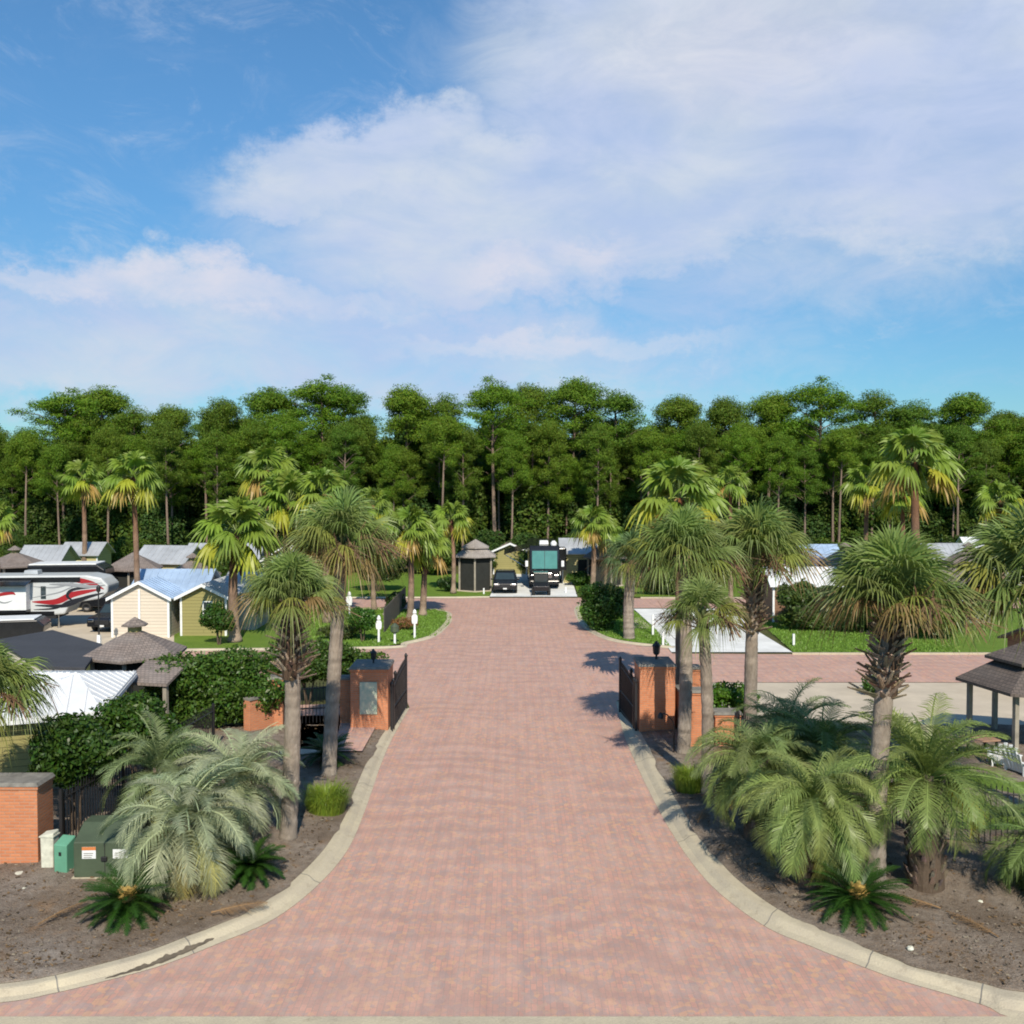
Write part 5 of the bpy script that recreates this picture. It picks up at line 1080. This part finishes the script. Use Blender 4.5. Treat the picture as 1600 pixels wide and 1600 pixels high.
# motorhome, nose towards the camera (-y)
t = thing('motorhome', 'black motorhome with teal tinted windscreen parked nose out at the end of the drive', 'motorhome', (*at(851, 79)[:2], .04), 0)
b = MB(); prof = [(0, .45), (-.12, .8), (-.18, 1.5), (-.12, 2.4), (.05, 3.3), (.3, 3.62), (11, 3.62), (11, .45)]
b.profx([(y, z) for y, z in prof][::-1], -1.27, 1.27); b.build('body', MT['black'], t, bevel=.1)
b = MB(); b.hexa([(-1.05, -.25, 1.72), (1.05, -.25, 1.72), (1.05, -.15, 1.72), (-1.05, -.15, 1.72)], [(-1.05, -.06, 3.2), (1.05, -.06, 3.2), (1.05, .0, 3.2), (-1.05, .0, 3.2)]); b.build('windscreen', MT['tealglass'], t, bevel=.02)
b = MB(); b.hexa([(-.02, -.262, 1.72), (.02, -.262, 1.72), (.02, -.19, 1.72), (-.02, -.19, 1.72)], [(-.02, -.072, 3.2), (.02, -.072, 3.2), (.02, .05, 3.2), (-.02, .05, 3.2)]); b.build('windscreen_bar', MT['iron'], t)
b = MB(); b.box(-.6, -.21, .95, .6, -.16, 1.35); gr2 = b.build('grille', MT['chrome'], t, bevel=.02)
b = MB(); [b.box(-.56, -.222, 1.0 + .06 * i, .56, -.212, 1.025 + .06 * i) for i in range(5)]; b.build('grille_slats', MT['iron'], gr2)
for sx_ in (-1, 1):
    b = MB(); b.box(sx_ * .98 - .15, -.205, 1.04, sx_ * .98 + .15, -.15, 1.22); b.build('headlight', MT['chrome'], t, bevel=.04)
    b = MB(); b.box(sx_ * 1.5 - .12, -.35, 1.9, sx_ * 1.5 + .12, -.2, 2.4); mo = b.build('mirror', MT['white'], t, bevel=.04); b = MB(); b.tube([(sx_ * 1.25, -.1, 2.6), (sx_ * 1.48, -.28, 2.42)], .03, 6); b.build('mirror_arm', MT['iron'], mo)
    for y in (1.6, 7.8): wheel(t, sx_ * 1.12, y, .5, .5, .3, 'x')
b = MB(); b.box(-1.2, -.26, .42, 1.2, -.1, .72); b.build('bumper', MT['black'], t, bevel=.05)
b = MB(); b.box(-.4, 1.5, 3.625, .4, 2.5, 3.95, top=.9); b.build('air_conditioner', MT['white'], t, bevel=.05)
b = MB(); b.lathe([(.25, 0), (.27, .2), (.1, .38)], 14, (.8, .9, 3.62)); b.build('satellite_dome', MT['white'], t, smooth=True)
b = MB(); b.slab([(-3.4, .6, 2.9), (-3.4, 6.5, 2.9), (-1.28, 6.5, 3.45), (-1.28, .6, 3.45)], .05); b.build('awning', MT['black'], t)
for y in (.7, 6.4): b = MB(); b.tube([(-3.35, y, 2.87), (-1.3, y, 1.6)], .03, 6); b.build('awning_arm', MT['chrome'], t)
b = MB(); b.box(1.275, 3, 1.3, 2.0, 7, 3.2); b.build('slide_out', MT['black'], t, bevel=.04)
b = MB(); b.box(-1.28, -.19, 2.45, -1.272, 1.2, 3.1); b.build('side_window', MT['glass'], t)
# black car
def car(label, loc, rz=0, w_=1.9, L_=4.7, h=1.6, name='parked_car', col='black'):
    t = thing(name, label, 'car', loc, rz); b = MB()
    b.profx([(0, .35), (0, .72), (.12, .92), (1.15, 1.02), (1.7, h - .02), (2.1, h + .05), (L_ - .7, h), (L_ - .1, 1.05), (L_, .9), (L_, .35)][::-1], -w_ / 2, w_ / 2); V = b.V[-1]
    f = np.where(V[:, 2] > 1.1, .8, 1.0); V[:, 0] *= f; b.build('body', MT[col], t, bevel=.07)
    b = MB(); b.hexa([(-w_ * .40, 1.17, 1.06), (w_ * .40, 1.17, 1.06), (w_ * .40, 1.22, 1.06), (-w_ * .40, 1.22, 1.06)], [(-w_ * .35, 1.64, h - .08), (w_ * .35, 1.64, h - .08), (w_ * .35, 1.7, h - .08), (-w_ * .35, 1.7, h - .08)]); b.build('windscreen', MT['glass'], t)
    for sx_ in (-1, 1):
        b = MB(); b.box(sx_ * w_ * .36 - .18, -.03, .66, sx_ * w_ * .36 + .18, .06, .82); b.build('headlight', MT['chrome'], t, bevel=.03)
        b = MB(); b.box(sx_ * (w_ / 2 + .1) - .08, 1.25, 1.0, sx_ * (w_ / 2 + .1) + .08, 1.35, 1.16); b.build('mirror', MT[col], t, bevel=.02)
        b = MB(); b.box(sx_ * w_ * .455 - .01, 1.9, 1.08, sx_ * w_ * .455 + .01, 3.6, h - .15); b.build('side_window', MT['glass'], t)
        for y in (.85, L_ - .9): wheel(t, sx_ * (w_ / 2 - .1), y, .34, .34, .22, 'x')
    b = MB(); b.box(-.42, -.02, .5, .42, .05, .78); b.build('grille', MT['iron'], t, bevel=.02)
    b = MB(); b.box(-.15, -.035, .38, .15, -.005, .48); b.build('number_plate', MT['white'], t)
    return t
car('black car facing the drive left of the motorhome', (*at(789, 75.5)[:2], .04), 0, 1.95, 4.7, 1.62)
# small open utility cart before the motorhome
t = thing('utility_cart', 'small dark off-road cart parked right in front of the motorhome', 'cart', (*at(846, 74.3)[:2], .04), 0)
b = MB(); b.profx([(0, .35), (0, .75), (.7, .98), (.9, .98), (1.0, .5), (1.7, .5), (1.8, .85), (2.7, .85), (2.7, .35)][::-1], -.62, .62); b.build('body', MT['black'], t, bevel=.04)
b = MB(); b.slab([(-.6, .6, 1.75), (.6, .6, 1.75), (.6, 2.2, 1.75), (-.6, 2.2, 1.75)], .05); b.build('roof', MT['black'], t, bevel=.02)
for x in (-.56, .56):
    for y0_, y1_ in ((.75, .7), (2.0, 2.1)): b = MB(); b.tube([(x, y0_, .9), (x, y1_, 1.72)], .025, 6); b.build('roof_post', MT['iron'], t)
    wheel(t, x * 1.1, .45, .32, .32, .24, 'x'); wheel(t, x * 1.1, 2.2, .32, .32, .24, 'x'); b = MB(); b.lathe([(.08, 0), (.09, .04)], 10, (x * .6, -.02, .72)); b.build('headlight', MT['chrome'], t)
b = MB(); b.box(-.55, 1.35, .5, .55, 1.7, .8); b.box(-.55, 1.68, .75, .55, 1.78, 1.25); b.build('seat', MT['rubber'], t, bevel=.03)
b = MB(); b.hexa([(-.52, .78, 1.0), (.52, .78, 1.0), (.52, .8, 1.0), (-.52, .8, 1.0)], [(-.52, .66, 1.68), (.52, .66, 1.68), (.52, .68, 1.68), (-.52, .68, 1.68)]); b.build('windscreen', MT['glass'], t)

# fifth-wheel trailer at left, side on, front cap to the right
t = thing('travel_trailer', 'big white fifth-wheel trailer with red and black swooshes at left', 'trailer', (*at(-55, 57.5)[:2], .0), R(5)); t.scale = (.87, .87, .87)
W0 = -3.2; E = 9.6
prof = [(W0, .95), (6.0, .95), (6.6, 1.0), (7.0, 1.75), (E - .6, 2.05), (E - .05, 2.5), (E, 3.0), (E - .5, 3.55), (E - 1.5, 3.75), (W0, 3.75)]
b = MB(); b.profile(prof, 0, 2.5); b.build('body', MT['shadedwhite'], t, bevel=.12)
b = MB(); b.box(W0, -.045, 3.28, 7.7, -.004, 3.62); b.build('roof_band', MT['black'], t); b = MB(); b.box(W0, -.03, .96, 5.9, -.004, 1.22); b.build('skirt', MT['black'], t)
b = MB(); b.box(-1.0, -.75, 1.4, 4.3, -.003, 3.2); so_ = b.build('slide_out', MT['white'], t, bevel=.03)
b = MB(); b.slab([(-1.1, -1.3, 3.2), (4.5, -1.3, 3.2), (4.5, -.05, 3.5), (-1.1, -.05, 3.5)], .05); b.build('slide_awning', MT['black'], so_)
b = MB(); b.box(-1.0, -.76, 1.2, 4.3, -.003, 1.39); b.build('slide_skirt', MT['black'], so_)
def swoosh(parent, pts, wmax, y, col, name='swoosh', lift=.012):
    A = catmull(pts, 8); d = np.gradient(A, axis=0); d /= np.linalg.norm(d, axis=1, keepdims=True); n = np.stack([-d[:, 1], d[:, 0]], 1); u = np.linspace(0, 1, len(A))[:, None]; w_ = wmax * np.sin(math.pi * np.clip(u * .96 + .02, 0, 1)) ** .8 + .01
    L1, L2 = A + n * w_ / 2, A - n * w_ / 2; V = [(p[0], y - lift, p[1]) for p in L1] + [(p[0], y - lift, p[1]) for p in L2]; m_ = len(A)
    V += [(p[0], y + .003, p[1]) for p in L1] + [(p[0], y + .003, p[1]) for p in L2]
    bb = MB(); bb.add(V, [(i, i + 1, m_ + i + 1, m_ + i) for i in range(m_ - 1)] + [(i, 2 * m_ + i, 2 * m_ + i + 1, i + 1) for i in range(m_ - 1)] + [(m_ + i, m_ + i + 1, 3 * m_ + i + 1, 3 * m_ + i) for i in range(m_ - 1)], col); return bb.build(name, MT['paint'], parent)
RED, BLK, GRY = (.30, .015, .02), (.015, .015, .02), (.25, .26, .28)
swoosh(t, [(5.2, 3.3), (7.0, 3.45), (8.4, 3.2), (9.3, 2.75)], .34, 0, RED); swoosh(t, [(4.4, 1.9), (6.0, 1.9), (7.2, 2.4), (9.0, 2.75)], .42, 0, RED); swoosh(t, [(4.5, 1.35), (6.0, 1.45), (7.0, 1.95), (8.8, 2.4)], .14, 0, BLK, lift=.02)
swoosh(t, [(7.2, 1.95), (6.8, 2.3), (7.2, 2.75), (8.6, 2.9)], .2, 0, BLK, lift=.028); swoosh(t, [(4.3, 3.0), (5.8, 2.9), (6.8, 3.1), (7.6, 3.45)], .1, 0, GRY, lift=.02); swoosh(t, [(4.4, 2.2), (6.2, 2.55), (7.6, 3.1), (9.2, 3.2)], .07, 0, GRY, lift=.024)
swoosh(t, [(4.6, 1.65), (6.6, 1.62), (8.0, 2.15), (9.3, 2.5)], .26, 0, BLK, lift=.032); swoosh(t, [(5.6, 3.15), (7.0, 3.1), (8.2, 2.95), (9.4, 3.05)], .22, 0, GRY, lift=.034)
swoosh(so_, [(1.7, 2.1), (2.3, 2.45), (3.3, 2.62), (3.6, 2.5)], .22, -.75, RED); swoosh(so_, [(1.2, 2.0), (2.0, 2.2), (2.8, 1.95), (3.4, 2.1)], .09, -.75, GRY, lift=.02); swoosh(so_, [(2.3, 2.75), (2.25, 2.3), (2.0, 1.7)], .1, -.75, RED, lift=.024)
b = MB(); b.box(5.0, -.02, 2.1, 5.35, .0, 3.0); b.build('window', MT['glass'], t); b = MB(); b.box(-2.6, -.02, 2.1, -1.5, 0, 2.9); b.build('window', MT['glass'], t)
b = MB(); b.box(6.9, 1.6, 1.85, 7.1, 1.7, 1.9); b.box(W0, .05, .7, 6.0, 2.4, .94); b.build('chassis', MT['iron'], t)
for x in (5.5, 6.1): b = MB(); b.cyl(x, .25, 0.05, .95, .06, .05, 8); b.cyl(x, .25, 0, .05, .14, .14, 10); b.build('landing_leg', MT['chrome'], t)
for x in (-.6, .4, 1.4): wheel(t, x, .12, .45, .42, .24)
b = MB(); b.box(3.5, .8, 3.755, 4.5, 1.7, 4.05, top=.9); b.build('air_conditioner', MT['greyroof'], t, bevel=.05); b = MB(); b.box(-1, .02, 3.52, 7.4, .16, 3.7); b.build('awning_roll', MT['black'], t, bevel=.03)
# dark trailer with white top in front of it
t = thing('cargo_trailer', 'low black trailer with white top at the left edge before the white trailer', 'trailer', (*at(-78, 50.5)[:2], 0), R(14)); t.scale = (.85, .85, .85)
b = MB(); b.profile([(-3.5, .5), (4.4, .5), (5.2, .9), (5.3, 1.35), (4.9, 1.72), (-3.5, 1.72)], 0, 2.2); b.build('body', MT['black'], t, bevel=.08)
b = MB(); b.box(-3.4, .05, 1.725, 4.7, 2.15, 1.80); b.build('roof', MT['white'], t, bevel=.03); b = MB(); b.box(-3, .1, .35, 4, 2.1, .498); b.build('chassis', MT['iron'], t)
for x in (-.5, .5): wheel(t, x, .06, .35, .35, .22)
b = MB(); b.tube([(5.2, 1.1, .6), (6.2, 1.1, .55)], .05, 6); b.build('tow_bar', MT['iron'], t)
# another coach behind
t = thing('travel_trailer', 'white topped motor coach glimpsed behind the swooshed trailer', 'trailer', (*at(40, 66)[:2], 0), R(8))
b = MB(); b.profile([(0, .6), (5.0, .6), (5.3, 1.2), (5.2, 2.8), (4.7, 3.15), (0, 3.15)], 0, 2.4); b.build('body', MT['black'], t, bevel=.1); b = MB(); b.box(.1, .05, 3.155, 4.6, 2.35, 3.25); b.build('roof', MT['white'], t, bevel=.03)
b = MB(); b.box(1, -.02, 1.8, 4, 0, 2.6); b.build('window', MT['glass'], t)
for x in (1, 4): wheel(t, x, .1, .42, .42, .24)
car('dark car parked behind the black trailer at left', (*at(70, 61)[:2], .02), R(95), 1.9, 4.6, 1.5)
car('dark pickup half hidden left of the cream cabin', (*at(156, 56.0)[:2], .02), R(-6), 1.9, 4.8, 1.6)
car('dark car by the tan cabin porch far left', (*at(225, 66)[:2], .02), R(90), 1.9, 4.6, 1.55)
# tall thin flag pole-like post near the pad
g0 = G(155, 1012); t = thing('lamp_post', 'thin dark lamp post with pale foot left of the cream cabin', 'lamp post', g0); b = MB(); b.cyl(0, 0, .7, 3.0, .05, .035, 8); b.build('pole', MT['iron'], t); b = MB(); b.box(-.1, -.1, 0, .1, .1, .7, top=.8); b.build('foot', MT['white'], t); b = MB(); b.lathe([(.04, 3.0), (.12, 3.1), (.12, 3.3), (.03, 3.42)], 8); b.build('lamp_head', MT['iron'], t)

# ------------------------------------------------------------------ garden furniture under the right gazebo
def adirondack(label, loc, rz):
    t = thing('garden_chair', label, 'chair', loc, rz, 'white garden chairs'); b = MB(); b.hexa([(-.3, -.32, .36), (.3, -.32, .36), (.3, .25, .24), (-.3, .25, .24)], [(-.3, -.32, .39), (.3, -.32, .39), (.3, .25, .27), (-.3, .25, .27)]); b.build('seat', MT['white'], t, bevel=.008)
    b = MB()
    for i in range(5):
        x = (i - 2) * .125; hh = .98 - .05 * abs(i - 2) ** 1.5; b.hexa([(x - .055, .22, .25), (x + .055, .22, .25), (x + .055, .25, .25), (x - .055, .25, .25)], [(x * 1.12 - .055, .45, hh), (x * 1.12 + .055, .45, hh), (x * 1.12 + .055, .48, hh), (x * 1.12 - .055, .48, hh)])
    b.build('backrest', MT['white'], t, bevel=.008)
    for s_ in (-1, 1):
        b = MB(); b.box(s_ * .36 - .07, -.36, .55, s_ * .36 + .07, .36, .58); b.build('armrest', MT['white'], t, bevel=.008)
        b = MB(); b.box(s_ * .33 - .025, -.32, 0, s_ * .33 + .025, -.24, .55); b.build('leg', MT['white'], t); b = MB(); b.box(s_ * .33 - .025, .24, 0, s_ * .33 + .025, .32, .55); b.build('leg', MT['white'], t)
    return t
adirondack('white slatted garden chair nearest the thick palm, under the right gazebo', (*at(1572, 29.0)[:2], .1), R(165))
adirondack('white slatted garden chair at the right edge under the gazebo', (*at(1604, 28.2)[:2], .1), R(110))
t = thing('picnic_table', 'small brown table left of the white chairs under the right gazebo', 'table', (*at(1532, 30.0)[:2], .1), R(10)); b = MB(); b.box(-.6, -.35, .68, .6, .35, .73); b.build('tabletop', plain('table_wood', (.34, .20, .13), .6, .25), t, bevel=.01)
for x in (-.5, .5):
    for y in (-.28, .28): b = MB(); b.box(x - .03, y - .03, 0, x + .03, y + .03, .68); b.build('leg', MT['iron'], t)

for o in list(bpy.data.objects):
    if o.type == 'EMPTY' and o.parent is not None:
        for k in ('label', 'category'):
            if k in o: del o[k]
print('objects', len(bpy.data.objects))
